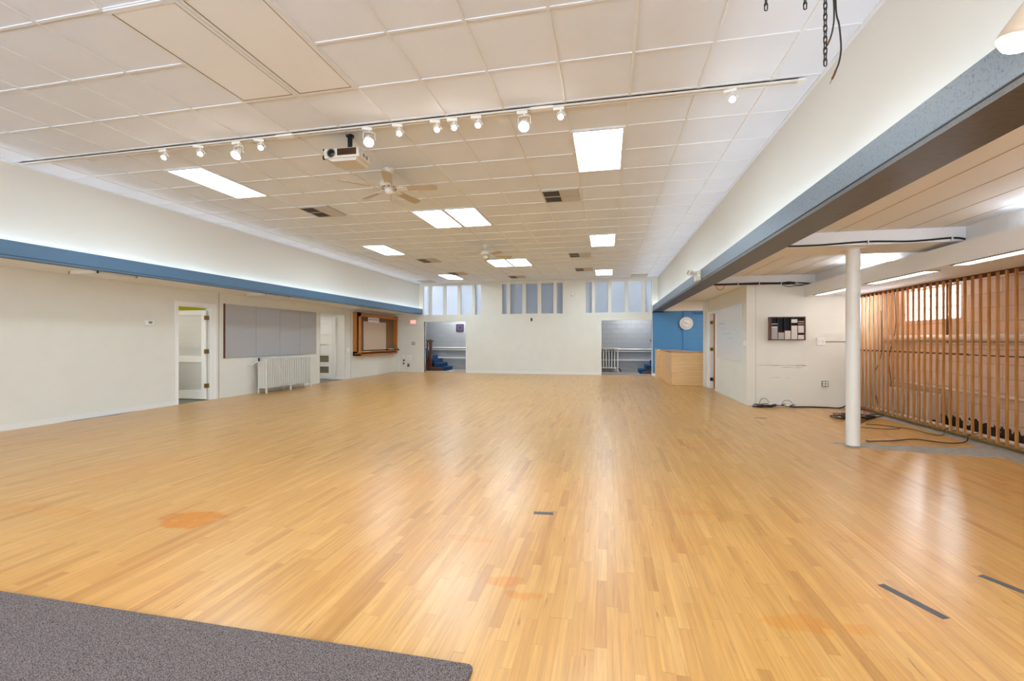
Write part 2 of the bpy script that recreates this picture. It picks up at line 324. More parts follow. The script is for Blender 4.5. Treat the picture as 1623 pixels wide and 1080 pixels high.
def text_mesh(txt, size, m, parent, mtx, name='lettering', depth=.001):
    cu = bpy.data.curves.new(name, 'FONT'); cu.body = txt; cu.size = size; cu.align_x = 'CENTER'; cu.align_y = 'CENTER'; cu.extrude = depth
    t = bpy.data.objects.new(name, cu); COL.objects.link(t); bpy.context.view_layer.update()
    me = bpy.data.meshes.new_from_object(t.evaluated_get(bpy.context.evaluated_depsgraph_get())); bpy.data.objects.remove(t)
    me.transform(mtx)
    me.transform(WM[parent.name].inverted()); me.materials.clear(); me.materials.append(m)
    o = bpy.data.objects.new(name, me); COL.objects.link(o); o.parent = parent; WM[o.name] = WM[parent.name]; return o
def spline(pts, k=8):
    P = [Vector(p) for p in pts]; out = []
    for i in range(len(P)-1):
        p0 = P[max(i-1, 0)]; p1 = P[i]; p2 = P[i+1]; p3 = P[min(i+2, len(P)-1)]
        for j in range(k):
            t = j/k; out.append(.5*((2*p1)+(p2-p0)*t+(2*p0-5*p1+4*p2-p3)*t*t+(3*p1-p0-3*p2+p3)*t**3))
    out.append(P[-1]); return out

# ================================================================ dimensions
CZ = 3.667            # main ceiling
XL, XR = -7.66, 1.86  # upper walls
LW = -8.68            # lower left wall
BY = 17.5             # back wall
YF = -4.0             # wall behind the viewer
LZ = 2.42             # low ceiling on the left
RZ = 2.65             # low ceiling on the right

# ================================================================ structure
struct('floor', MB().box(LW-.02, 4.80, YF, BY+.06, -.08, 0), MT['floor'], 'honey maple strip floor with amber worn patches')
struct('floor.001', MB().box(-12, 5.4, BY+.06, 19.6, -.08, .0), MT['corrfloor'], 'grey carpet of the stair hall')
struct('floor.002', MB().box(-11, LW-.02, 5.5, BY+.06, -.08, -.002), MT['darkfloor'])
struct('floor.003', MB().box(4.80, 5.6, YF, BY+.06, -.16, -.03), mat('dirty_recess_floor', '3a302a', .9, bump=.5, bscale=20, var=.3))
# main ceiling: recessed tiles, and the metal grid just below them
struct('ceiling', MB().box(XL-.3, XR+.3, YF, BY+.1, CZ, CZ+.06), MT['tile'], 'white suspended ceiling tiles')
GX0, GP, GY0, GQ = .21, .6135, 5.02, .6310
g = MB(); k = -2
xs = [GX0-GP*i for i in range(-2, 13)]; ys = [GY0+GQ*j for j in range(-14, 20)]
for x in xs: g.box(x-.012, x+.012, YF, BY, CZ-.009, CZ)
for y in ys: g.box(XL, XR, y-.011, y+.011, CZ-.0075, CZ)
g.box(XL, XL+.03, YF, BY, CZ-.012, CZ); g.box(XR-.03, XR, YF, BY, CZ-.012, CZ); g.box(XL, XR, BY-.03, BY, CZ-.012, CZ)
struct('trim_1', g, MT['tbar'], 'metal grid of the suspended ceiling')
# upper side walls
struct('wall_left', MB().box(XL-.15, XL, YF, BY, 2.42, CZ), MT['upper'], 'cream upper wall above the blue beam')
struct('wall_right', MB().box(XR, XR+.14, YF, BY, 2.42, CZ), MT['upper'], 'cream upper wall above the grey beam')
# beams with their light coves
b = MB().box(-7.54, -7.51, YF, BY, 2.40, 2.622).box(XL, -7.54, YF, BY, 2.40, 2.44)
struct('trim_2', b, MT['beamL'], 'blue painted beam along the left side')
struct('trim_3', MB().box(-7.512, -7.508, YF, BY, 2.425, 2.433), MT['black'], 'groove line on the left beam')
b = MB().box(1.67, 1.70, YF, BY, 2.428, 2.622).box(1.674, 1.70, YF, BY, 2.40, 2.428).box(1.70, XR, YF, BY, 2.44, 2.47)
struct('trim_4', b, MT['beam'], 'blue-grey beam along the right side')
struct('trim_23', MB().box(1.668, 1.672, YF, BY, 2.428, 2.436), MT['black'], 'groove line on the right beam')
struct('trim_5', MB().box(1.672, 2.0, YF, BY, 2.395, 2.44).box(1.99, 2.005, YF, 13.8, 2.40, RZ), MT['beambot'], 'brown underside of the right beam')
# lower left wall with two openings (louvred door y 7.66-8.50, passage y 12.36-13.70)
w = MB()
for y0, y1, z0, z1 in ((YF, 7.66, 0, LZ), (7.66, 8.50, 2.06, LZ), (8.50, 12.36, 0, LZ), (12.36, 13.70, 2.19, LZ), (13.70, BY, 0, LZ)):
    w.box(LW-.12, LW, y0, y1, z0, z1)
struct('wall_left.001', w, MT['wall'], 'cream lower left wall')
struct('ceiling.001', MB().box(-11, -7.66, YF, BY, LZ, LZ+.06), MT['lowceil'], 'low soffit behind the left beam')
struct('trim_6', MB().box(LW, LW+.006, 8.655, 8.665, 0, LZ).box(LW, LW+.004, 14.05, 14.06, 0, LZ), MT['grey'], 'panel joint in the left wall')
struct('baseboard_left', MB().box(LW, LW+.015, YF, 7.59, 0, .09), MT['trimw'])
struct('trim_7', MB().box(LW, -8.60, 17.32, BY, 0, LZ), MT['wall'], 'corner post by the board')
# back wall with two doorways and three window strips
D1 = (-7.42, -5.62, 2.092); D2 = (-.205, 1.64, 2.085)
WZ0, WZ1 = 2.365, 3.575
wins = [[(-7.458, -7.208), (-7.096, -6.595), (-6.468, -5.982), (-5.85, -5.363), (-5.233, -4.988)],
        [(-4.108, -3.898), (-3.779, -3.28), (-3.142, -2.664), (-2.528, -2.043), (-1.923, -1.683)],
        [(-.803, -.569), (-.453, .047), (.162, .667), (.786, 1.277), (1.401, 1.634)]]
w = MB(); T = .14
w.box(-8.8, D1[0], BY, BY+T, 0, WZ0).box(D1[0], D1[1], BY, BY+T, D1[2], WZ0).box(D1[1], D2[0], BY, BY+T, 0, WZ0).box(D2[0], D2[1], BY, BY+T, D2[2], WZ0).box(D2[1], 1.66, BY, BY+T, 0, WZ0)
w.box(-8.8, XR+.3, BY, BY+T, WZ1, CZ)
edges = [-8.8]+[e for s in wins for p in s for e in p]+[XR+.3]
for i in range(0, len(edges), 2): w.box(edges[i], edges[i+1], BY, BY+T, WZ0, WZ1)
struct('wall_back', w, MT['wall'], 'cream back wall with two doorways')
for i, s in enumerate(wins):
    pn = MB(); fr = MB()
    for a, c in s:
        pn.box(a, c, BY+.06, BY+.066, WZ0, WZ1)
        for q in ((a, a+.008, WZ0, WZ1), (c-.008, c, WZ0, WZ1), (a, c, WZ0, WZ0+.012), (a, c, WZ1-.012, WZ1)): fr.box(q[0], q[1], BY+.03, BY+.06, q[2], q[3])
    wo = struct('window_%d' % (i+1), fr, MT['trimw'], ['left', 'middle', 'right'][i]+' strip of five frosted interior windows')
    pn.build('pane', MT['glass'], wo)
struct('trim_8', MB().box(D1[0]-.03, D1[0], BY-.008, BY+.1, 0, D1[2]+.03).box(D1[1], D1[1]+.03, BY-.008, BY+.1, 0, D1[2]+.03).box(D1[0], D1[1], BY-.008, BY+.1, D1[2], D1[2]+.03), MT['trimw'], 'white edging of the left back doorway')
struct('trim_9', MB().box(D2[0]-.03, D2[0], BY-.008, BY+.1, 0, D2[2]+.03).box(D2[1], D2[1]+.022, BY-.012, BY+.1, 0, D2[2]+.03).box(D2[0], D2[1], BY-.008, BY+.1, D2[2], D2[2]+.03), MT['trimw'], 'white edging of the right back doorway')
struct('baseboard_back', MB().box(D1[1]+.03, D2[0]-.03, BY-.014, BY, 0, .10).box(-8.6, D1[0]-.03, BY-.01, BY, 0, .05), MT['trimw'])
# stair hall behind
struct('wall_back.001', MB().box(-12, 5.5, 19.45, 19.6, 0, 5.0), MT['corridor'], 'grey painted block wall of the stair hall')
struct('wall_left.002', MB().box(-12.1, -12, BY, 19.6, 0, 5.0), MT['corridor'])
struct('wall_right.001', MB().box(5.5, 5.6, BY, 19.6, 0, 5.0), MT['corridor'])
struct('ceiling.002', MB().box(-12.1, 5.6, BY+T, 19.6, CZ, CZ+.08), MT['lowceil'])
struct('wall_back.002', MB().box(-12.1, -8.8, BY, BY+T, 0, CZ).box(XR+.3, 5.6, BY+.02, BY+T, 2.73, CZ), MT['wall'])
# wall behind the viewer
struct('wall_front', MB().box(-9, -6.8, YF-.15, YF, 0, CZ+.1).box(1.2, 2.1, YF-.15, YF, 0, CZ+.1).box(4.9, 5.6, YF-.15, YF, 0, CZ+.1).box(2.1, 4.9, YF-.15, YF, 0, .75).box(2.1, 4.9, YF-.15, YF, 2.45, CZ+.1).box(-6.8, 1.2, YF-.15, YF, 0, .75).box(-6.8, 1.2, YF-.15, YF, 3.05, CZ+.1), MT['wall'])
fr = MB()  # frame of the wide unseen window, added to let fill light in
for i in range(6): fr.box(-6.8+1.6*i-.025, -6.8+1.6*i+.025, YF-.09, YF-.04, .75, 3.05)
fr.box(-6.8, 1.2, YF-.09, YF-.04, .75, .80).box(-6.8, 1.2, YF-.09, YF-.04, 3.0, 3.05)
struct('window_6', MB().box(2.1, 4.9, YF-.09, YF-.04, .75, .80).box(2.1, 4.9, YF-.09, YF-.04, 2.40, 2.45).box(3.47, 3.53, YF-.09, YF-.04, .8, 2.4), MT['trimw'], 'smaller unseen window added for fill light behind the viewpoint')  # unseen opening added to brighten the low right ceiling and soffit
struct('window_5', fr, MT['trimw'], 'wide unseen window added for fill light behind the viewpoint')
# reception nook on the right
w = MB().box(1.66, 2.75, BY, BY+T, 0, 2.41)
struct('wall_back.003', w, MT['blue'], 'smooth blue wall of the reception nook')
struct('wall_back.004', MB().box(2.75, 5.4, BY, BY+T, 0, 2.41), MT['blueblock'], 'blue painted block wall of the reception nook')
struct('trim_10', MB().box(2.74, 2.93, BY-.06, BY, 0, 2.41), MT['blue'], 'blue pilaster behind the clock')
struct('wall_back.005', MB().box(1.66, 5.4, BY-.002, BY+T, 2.41, 2.80), MT['white'], 'white band above the blue wall')
struct('ceiling.003', MB().box(2.0, 5.4, 13.8, BY, 2.75, 2.80), MT['white'])
struct('baseboard_back.001', MB().box(1.665, 2.74, BY-.015, BY, 0, .09), MT['trimw'])
struct('ceiling.004', MB().box(1.99, 5.4, YF, 10.0, RZ, RZ+.06), MT['lowceil'], 'low ceiling over the right side')
struct('ceiling.005', MB().box(1.99, 5.4, 10.12, 13.8, 2.47, 2.53), MT['lowceil'], 'low ceiling over the passage to the counter')
struct('trim_11', MB().box(2.0, 4.05, 9.98, 10.12, 2.475, RZ), MT['lowceil'], 'header above the end wall')
struct('trim_12', MB().box(2.0, 2.75, 13.74, 13.86, 2.455, 2.76).box(2.70, 2.76, 13.72, 13.76, 0, 2.455), MT['wall'], 'header and white edge of the nook opening')
struct('trim_13', MB().box(2.0, 4.06, 6.15, 6.80, 2.483, RZ), MT['lowceil'], 'cross beam carried by the white pillar')
jl = MB()
for x in (2.35, 2.72, 3.10, 3.47, 3.82):
    jl.box(x-.003, x+.003, YF, 6.15, RZ-.002, RZ).box(x-.003, x+.003, 6.8, 9.98, RZ-.002, RZ)
struct('trim_14', jl, mat('ceiling_joint', 'a89468', .8), 'fine joints in the low right ceiling')
w = MB(); YD0, YD1 = 12.66, 13.37
w.box(2.80, 2.92, 10.0, YD0, 0, 2.475).box(2.80, 2.92, YD0, YD1, 2.05, 2.475).box(2.80, 2.92, YD1, 13.86, 0, 2.475).box(2.75, 2.80, 13.55, 13.86, 0, 2.475)
struct('wall_right.002', w, MT['wall'], 'cream side wall carrying the whiteboard')
struct('wall_right.003', MB().box(2.92, 5.3, 10.0, 10.12, 0, 2.475), MT['wall'], 'cream end wall with the slotted rack')
struct('trim_15', MB().box(2.968, 2.973, 9.998, 10.0, 0, 2.47).box(2.797, 2.80, 10.28, 12.53, .872, .877), MT['grey'], 'panel joint in the end wall')
struct('wall_right.004', MB().box(2.76, 5.4, 13.80, 13.86, 0, 2.475), MT['wall'])
# right outer wall with the glass block window (y 8.15-9.44, z 1.68-2.29)
w = MB()
for y0, y1, z0, z1 in ((YF, 8.15, 0, 2.9), (8.15, 9.44, 0, 1.68), (8.15, 9.44, 2.29, 2.9), (9.44, BY, 0, 2.9)): w.box(5.30, 5.5, y0, y1, z0-.1, z1)
struct('wall_right.005', w, MT['peach'], 'peach painted block wall behind the slats')
# soffit on the right
struct('trim_16', MB().box(3.85, 4.80, YF, 10.0, 2.205, 2.43), MT['lowceil'], 'boxed soffit above the slat screen')
struct('trim_17', MB().box(4.05, 5.3, YF, 10.0, 2.43, RZ), MT['lowceil'], 'upper step of the soffit')
# concrete strip and worn patch by the pillar
struct('trim_18', MB().prism([(4.80, YF), (4.80, 9.98), (4.55, 9.98), (4.60, 8.4), (4.64, 7.2), (4.52, 6.6), (4.42, 6.3), (4.36, 5.9), (4.5, 5.0), (4.5, YF)], 'z', 0, .004), MT['concrete'], 'bare concrete strip along the slats')
struct('trim_19', MB().prism([(2.78, 6.55), (2.95, 6.60), (3.6, 6.55), (4.3, 6.62), (4.6, 6.7), (4.5, 6.25), (4.3, 6.12), (3.7, 6.2), (3.1, 6.36)], 'z', 0, .0035), MT['concrete'], 'bare concrete patch at the pillar foot')
struct('trim_20', MB().box(4.79, 4.82, YF, 9.98, -.03, .055), MT['grime'], 'dirty sill under the slats')

struct('trim_24', MB().prism([(LW+.015, 5.6), (LW+.10, 5.75), (LW+.08, 6.1), (LW+.14, 6.35), (LW+.03, 6.75), (LW+.015, 6.8)], 'z', 0, .003), MT['concrete'], 'bare patch at the foot of the left wall')
# window_4: the glass block window
fr = MB(); pn = MB(); n_y, n_z = 7, 3
for i in range(n_y+1):
    y = 8.15+1.29*i/n_y; fr.box(5.36, 5.44, y-.009, y+.009, 1.68, 2.29)
for j in range(n_z+1):
    z = 1.68+.61*j/n_z; fr.box(5.36, 5.44, 8.15, 9.44, z-.006, z+.006)
wo = struct('window_4', fr, MT['ironp'], 'glass block window behind the slats')
for i in range(n_y):
    for j in range(n_z):
        y = 8.15+1.29*i/n_y; z = 1.68+.61*j/n_z; pn.box(5.37, 5.43, y+.006, y+1.29/n_y-.006, z+.006, z+.61/n_z-.006)
pn.build('pane', MT['gblock'], wo)

# ---------------------------------------------------------------- door_1: louvred door to the yellow room
c = MB().box(LW, LW+.02, 7.59, 7.66, 0, 2.06).box(LW, LW+.02, 8.50, 8.585, 0, 2.06).box(LW, LW+.02, 7.59, 8.585, 2.06, 2.145)
c.box(LW-.12, LW, 7.66, 7.675, 0, 2.045).box(LW-.12, LW, 8.43, 8.50, 0, 2.045).box(LW-.12, LW, 7.66, 8.5, 2.045, 2.06)
d1 = struct('door_1', c, MT['white'], 'white louvred door standing open to a yellow room', bevel=.003)
lf = MB(); x0, x1, y0, y1 = -9.60, -8.74, 8.36, 8.40
lf.box(x0, x0+.10, y0, y1, .02, 2.0).box(x1-.10, x1, y0, y1, .02, 2.0)
for z0, z1 in ((.02, .20), (.84, .97), (1.90, 2.0)): lf.box(x0+.1, x1-.1, y0, y1, z0, z1)
leaf = lf.build('door_leaf', MT['white'], d1)
for z0, z1 in ((.20, .84), (.97, 1.90)):
    lv = MB(); n = int((z1-z0)/.031)
    for i in range(n):
        z = z0+(i+.5)*(z1-z0)/n
        lv.box(x0+.1, x1-.1, -.022, .022, -.003, .003, Matrix.Translation((0, 8.38, z)) @ Matrix.Rotation(math.radians(-62), 4, 'X'))
    lv.build('louvre', MT['white'], leaf)
for z in (.32, 1.08, 1.83):
    MB().box(-8.745, -8.70, 8.335, 8.425, z-.045, z+.045).cyl((-8.72, 8.33, z-.05), (-8.72, 8.33, z+.05), .008, n=10).build('hinge', MT['brass'], d1)
# yellow room
struct('wall_left.003', MB().box(-11, LW-.12, 9.0, 9.1, 0, LZ).box(LW-.125, LW-.12, 8.5, 9.0, 0, LZ), MT['yellow'], 'yellow wall beyond the louvred door')
struct('wall_left.004', MB().box(-11, LW-.12, 6.0, 6.1, 0, LZ).box(-11.1, -11, 5.9, 9.1, 0, LZ), MT['wall'])
# ---------------------------------------------------------------- door_2: panel door in the recess
c = MB()
for a in ((-9.14, -9.0, 0, 2.02), (-10.06, -9.93, 0, 2.02), (-10.06, -9.0, 2.02, 2.12)): c.box(a[0], a[1], 13.64, 13.70, a[2], a[3])
d2 = struct('door_2', c, MT['trimw'], 'white panel door with two low glass lights in a recess', bevel=.003)
lf = MB().box(-9.93, -9.83, 13.66, 13.70, .02, 2.02).box(-9.26, -9.14, 13.66, 13.70, .02, 2.02)
zz = [(.02, .21), (.43, .58), (.80, .92), (1.18, 1.30), (1.53, 1.60), (1.90, 2.02)]
for z0, z1 in zz: lf.box(-9.83, -9.26, 13.66, 13.70, z0, z1)
leaf = lf.build('door_leaf', MT['white'], d2)
for i, (z0, z1) in enumerate(((.21, .43), (.58, .80), (.92, 1.18), (1.30, 1.53), (1.60, 1.90))):
    if i < 2: MB().box(-9.83, -9.26, 13.688, 13.70, z0, z1).build('glass_light', MT['smoked'], leaf)
    else: MB().box(-9.83, -9.26, 13.69, 13.70, z0, z1).box(-9.78, -9.31, 13.682, 13.69, z0+.04, z1-.04).build('door_panel', MT['white'], leaf)
struct('wall_left.005', MB().box(-11, LW-.12, 13.70, 13.8, 0, LZ).box(-11, LW-.12, 11.5, 11.6, 0, LZ).box(-11.1, -11, 11.5, 13.8, 0, LZ), MT['wall'], 'recess with the panel door')
struct('trim_21', MB().box(LW, LW+.004, 12.352, 12.36, 0, 2.19).box(LW, LW+.004, 13.70, 13.708, 0, 2.19), MT['grey'], 'metal edge of the recess opening')
struct('baseboard_left.001', MB().box(-8.99, LW-.005, 13.66, 13.70, 0, .09), MT['trimw'])
struct('floor.004', MB().box(-11, LW-.0, 11.6, 13.7, -.001, .003), MT['corrfloor'])
# ---------------------------------------------------------------- door_3: wooden door ajar beside the whiteboard
c = MB().box(2.78, 2.80, 13.37, 13.56, 0, 2.05).box(2.78, 2.80, 12.60, 12.66, 0, 2.05).box(2.78, 2.80, 12.60, 13.56, 2.05, 2.12).box(2.80, 2.92, 13.34, 13.37, 0, 2.05)
d3 = struct('door_3', c, MT['white'], 'wooden door standing open beside the whiteboard', bevel=.003)
lf = MB().box(2.86, 3.62, 13.16, 13.20, .02, 2.03).build('door_leaf', MT['oak'], d3)
for z in (.25, 1.08, 1.82):
    MB().box(2.80, 2.86, 13.31, 13.345, z-.045, z+.045).cyl((2.85, 13.21, z-.05), (2.85, 13.21, z+.05), .01, n=10).build('hinge', MT['darkmetal'] if z < .5 else MT['brass'], d3)

# ================================================================ ceiling lights
def troffer(x0, y0, label, lit=True, proto={}):
    key = lit; w, d = GP-.006, 2*GQ-.01
    if key in proto: return dup(proto[key], (x0+w/2, y0+d/2, CZ-.03), label=label)
    t = thing('ceiling_light', label, 'ceiling light', (x0+w/2, y0+d/2, CZ-.03), 0, 'lit fluorescent ceiling panels' if lit else 'unlit fluorescent ceiling panels')
    f = MB(); a, c, e = w/2, d/2, .034
    for q in ((-a, a, -c, -c+e), (-a, a, c-e, c), (-a, -a+e, -c+e, c-e), (a-e, a, -c+e, c-e)): f.box(q[0], q[1], q[2], q[3], .014, .031)
    f.build('frame', MT['tbar'], t, local=True)
    MB().box(-a+e, a-e, -c+e, c-e, .017, .021).build('diffuser', MT['tube'] if lit else MT['panel_off'], t, local=True)
    if not lit:
        MB().box(-a+e-.001, -a+e+.004, -c+e, c-e, .0135, .018).box(a-e-.004, a-e+.001, -c+e, c-e, .0135, .018).box(-a+e, a-e, c-e-.004, c-e, .0135, .018).build('shadow_gap', MT['brass'], t, local=True)
    proto[key] = t; return t
gx = lambda i: GX0-GP*i; gy = lambda j: GY0+GQ*j
troffer(gx(1), gy(0), 'lit square-ended ceiling panel nearest on the right, just beyond the track')
troffer(gx(10), gy(0), 'lit ceiling panel far left, just beyond the left spotlights')
troffer(gx(6), gy(4), 'left panel of the lit pair beyond the nearer ceiling fan')
troffer(gx(5), gy(4), 'right panel of the lit pair beyond the nearer ceiling fan')
troffer(gx(10), gy(8), 'lit ceiling panel in the left row, second from the viewer')
troffer(gx(1), gy(8), 'lit ceiling panel in the right row, second from the viewer')
troffer(gx(6), gy(12), 'left panel of the lit pair behind the farther ceiling fan')
troffer(gx(5), gy(12), 'right panel of the lit pair behind the farther ceiling fan')
troffer(gx(10), gy(16), 'farthest lit ceiling panel of the left row, near the back wall')
troffer(gx(1), gy(16), 'farthest lit ceiling panel of the right row, near the back wall')
troffer(gx(6), gy(-4), 'unlit ceiling panel at top left of the picture, left of two', False)
troffer(gx(5), gy(-4), 'unlit ceiling panel at top left of the picture, right of two', False)
for (i, j) in ((1, -10), (10, -10), (1, -14), (10, -14)):  # panels out of view, added for more light near the viewer
    troffer(gx(i), gy(j), 'unseen lit ceiling panel added behind the viewpoint')
# cove tubes (they stand hidden in the troughs behind the beams)
def cove(name, x, z, ys, label, r=.016, m='cove'):
    t = thing(name, label, 'fluorescent tube', (x, ys[0], z-r-.03))
    for y in ys:
        MB().cyl((x, y+.03, z), (x, y+1.17, z), r, n=10).build('tube', MT[m], t)
        MB().box(x-.02, x+.02, y, y+1.2, z-r-.03, z-r).build('batten', MT['white'], t)
cove('cove_light', -7.605, 2.50, [YF+.5+1.26*i for i in range(17)], 'row of tubes hidden behind the blue left beam')
cove('cove_light', 1.78, 2.53, [YF+.5+1.26*i for i in range(17)], 'row of tubes hidden behind the grey right beam')
cove('cove_light', 3.97, 2.49, [-3.7, -2.4, -1.1, .2, 1.5, 2.8, 4.1, 7.4], 'row of tubes lying on the ledge of the right soffit', m='ledge')
# strip lights under the soffit
for i, (y0, y1) in enumerate(((8.42, 9.62), (6.55, 7.85), (4.80, 6.10), (3.0, 4.3))):
    t = thing('strip_light', ['slim ceiling strip light under the soffit, farthest and seen left of the pillar', 'slim ceiling strip light under the soffit just right of the pillar', 'slim ceiling strip light under the soffit at the right picture edge', 'slim ceiling strip light under the soffit beyond the right picture edge'][i], 'strip light', (3.955, (y0+y1)/2, 2.19), 0, 'strip lights under the soffit')
    MB().box(3.865, 3.875, y0, y1, 2.192, 2.205).box(4.035, 4.045, y0, y1, 2.192, 2.205).box(3.865, 4.045, y0-.01, y0, 2.192, 2.205).box(3.865, 4.045, y1, y1+.01, 2.192, 2.205).build('frame', MT['grey'], t)
    MB().box(3.875, 4.035, y0, y1, 2.198, 2.204).build('diffuser', MT['strip'], t)

# ---------------------------------------------------------------- ceiling vents
VC = (.555, .60)
def vent(x0, y0, label, plain=False, proto={}):
    key = plain; loc = (x0+.29, y0+.30, CZ-.026)
    if key in proto: return dup(proto[key], loc, label=label)
    t = thing('ceiling_vent', label, 'ceiling vent', loc, 0, 'ceiling air vents')
    a, c = .285, .30; f = MB()
    for q in ((-a, a, -c, -c+.02), (-a, a, c-.02, c), (-a, -a+.02, -c, c), (a-.02, a, -c, c), (-.01, .01, -c, c), (-a, a, -.01, .01)): f.box(q[0], q[1], q[2], q[3], .004, .024)
    f.build('frame', MT['vent'], t, local=True)
    MB().box(-a, a, -c, c, .0225, .0245).build('duct_opening', MT['ventdark'], t, local=True)
    for ix in (-1, 1):
        for iy in (-1, 1):
            lv = MB(); X0, X1 = (min(ix*.01, ix*.265), max(ix*.01, ix*.265)); Y0, Y1 = (min(iy*.01, iy*.28), max(iy*.01, iy*.28))
            dark = (ix < 0) and not plain
            n = 11
            for k in range(n):
                if dark:
                    y = Y0+(k+.5)*(Y1-Y0)/n
                    lv.box(X0, X1, -.0095, .0095, -.001, .001, Matrix.Translation((0, y, .013)) @ Matrix.Rotation(math.radians(38), 4, 'X'))
                else:
                    y = Y0+(k+.5)*(Y1-Y0)/n
                    lv.box(X0, X1, -.0105, .0105, -.001, .001, Matrix.Translation((0, y, .013)) @ Matrix.Rotation(math.radians(-32), 4, 'X'))
            lv.build('louvre', MT['ventdark'] if dark else MT['vent'], t, local=True)  # left louvres carry the shade between them in their dark colour
    proto[key] = t; return t
vent(-5.31, 6.93, 'ceiling air vent with dark left quarters, nearest on the left, beside the nearer fan')
vent(-1.01, 6.93, 'ceiling air vent with dark left quarters, nearest on the right, below the lit panel')
vent(-5.37, 12.03, 'ceiling air vent on the left, level with the farther fan')
vent(-1.02, 12.05, 'ceiling air vent just beyond the second panel of the right row')
vent(-5.39, 14.66, 'ceiling air vent beside the farthest left panel')
vent(-1.03, 14.62, 'ceiling air vent beside the farthest right panel')
vent(-3.52, 15.90, 'ceiling air vent in the middle, nearest the back wall')
vent(-7.30, 16.50, 'ceiling air vent in the far left corner of the ceiling', True)
vent(.85, 16.48, 'ceiling air vent in the far right corner of the ceiling', True)

# ---------------------------------------------------------------- track and spotlights
TY = 4.44; TZ = CZ-.012
t = thing('lighting_track', 'long white lighting track crossing the ceiling', 'lighting track', (-2.9, TY, TZ))
r_ = MB().box(-7.52, 1.70, TY-.030, TY-.012, TZ-.020, TZ+.003).box(-7.52, 1.70, TY+.012, TY+.030, TZ-.020, TZ+.003).box(-7.52, 1.70, TY-.03, TY+.03, TZ-.004, TZ+.003)
r_.build('rail', MT['ivory'], t)
MB().box(-7.50, 1.68, TY-.012, TY+.012, TZ-.010, TZ-.004).build('slot', MT['vent'], t)
MB().box(1.66, 1.715, TY-.032, TY+.032, TZ-.022, TZ+.003).build('end_cap', MT['white'], t)
MB().box(-3.66, -3.45, TY-.032, TY+.032, TZ-.023, TZ).build('joint_cover', MT['white'], t)
MB().box(-.75, -.52, TY-.032, TY+.032, TZ-.023, TZ).build('joint_cover', MT['white'], t)
def spot(x, kind, yaw, label, proto={}, tilt=None):
    loc = (x, TY, TZ-.022)
    if kind in proto: return dup(proto[kind], loc, yaw, label)
    t = thing('track_spotlight', label, 'spotlight', loc, 0, 'spotlights on the ceiling track')
    MB().rbox(-.075, .035, -.022, .022, -.026, .003, .004).build('adapter', MT['white'], t, local=True)
    big = kind == 'big'
    r = .055 if big else .030; L = .12 if big else .06; drop = .12 if big else .075
    MB().cyl((0, 0, -.04), (0, 0, -.022), .009, n=10).build('stem', MT['white'], t, local=True)
    y = MB(); w = r+.006
    y.tube([(-w, 0, -drop), (-w, 0, -.055), (-w+.012, 0, -.042), (w-.012, 0, -.042), (w, 0, -.055), (w, 0, -drop)], .0045, 6)
    y.cyl((w, 0, -drop), (w+.014, 0, -drop), .009, n=10)
    y.build('yoke', MT['white'], t, local=True)
    d = Vector((0, -.62, -.78)).normalized(); c0 = Vector((0, 0, -drop)); back = c0-d*L*.45
    if big: prof = [(r*.45, 0), (r*.62, L*.10), (r*.66, L*.45), (r*.95, L*.7), (r, L), (r*.94, L), (r*.9, L*.72)]
    else: prof = [(r*.55, 0), (r*.8, L*.12), (r*.9, L*.5), (r, L), (r*.92, L), (r*.85, L*.7)]
    MB().lathe(prof, back, d, 24).build('shade', MT['white'], t, local=True)
    tip = back+d*(L*1.0)
    MB().lathe([(r*.5, -.014), (r*.8, -.006), (r*.78, .004), (r*.5, .012), (r*.1, .016)], tip, d, 20).build('bulb', MT['bulb'], t, local=True)
    MB().tube(spline([(.012, .004, -.026), (.026, .014, -.05), (.008, .016, -.07), tuple(back+Vector((0, 0, .004)))], 5), .0022, 5).build('cord', MT['white'], t, local=True)
    l = bpy.data.lights.new('spot_beam', 'SPOT'); l.energy = W_SPOT*(2 if big else 1); l.color = C_WARM; l.spot_size = math.radians(110); l.spot_blend = .8; l.shadow_soft_size = r*.7
    lo = bpy.data.objects.new('spot_beam', l); COL.objects.link(lo); lo.parent = t; lo.location = tip+d*.03; lo.rotation_euler = d.to_track_quat('-Z', 'Y').to_euler()
    proto[kind] = t; return t
for x, kind, yaw, lab in ((-5.216, 'small', .75, 'leftmost small white track spotlight'), (-4.705, 'small', .55, 'second small track spotlight from the left'),
        (-4.18, 'big', .75, 'large track spotlight with round flared shade, left of the projector'), (-3.875, 'small', .45, 'small track spotlight nearest left of the projector'),
        (-2.52, 'big', .42, 'large track spotlight just right of the projector'), (-2.166, 'small', .35, 'small track spotlight between the projector and the close trio'),
        (-1.739, 'small', .25, 'left spotlight of the close trio on the track'), (-1.551, 'small', .2, 'middle spotlight of the close trio on the track'),
        (-1.293, 'small', .15, 'right spotlight of the close trio on the track'), (-.812, 'big', .05, 'large cylinder track spotlight right of the close trio'),
        (-.445, 'small', 0, 'small track spotlight above the lit panel of the right row'), (1.124, 'small', -.25, 'lone small spotlight at the right end of the track')):
    spot(x, kind, yaw, lab)

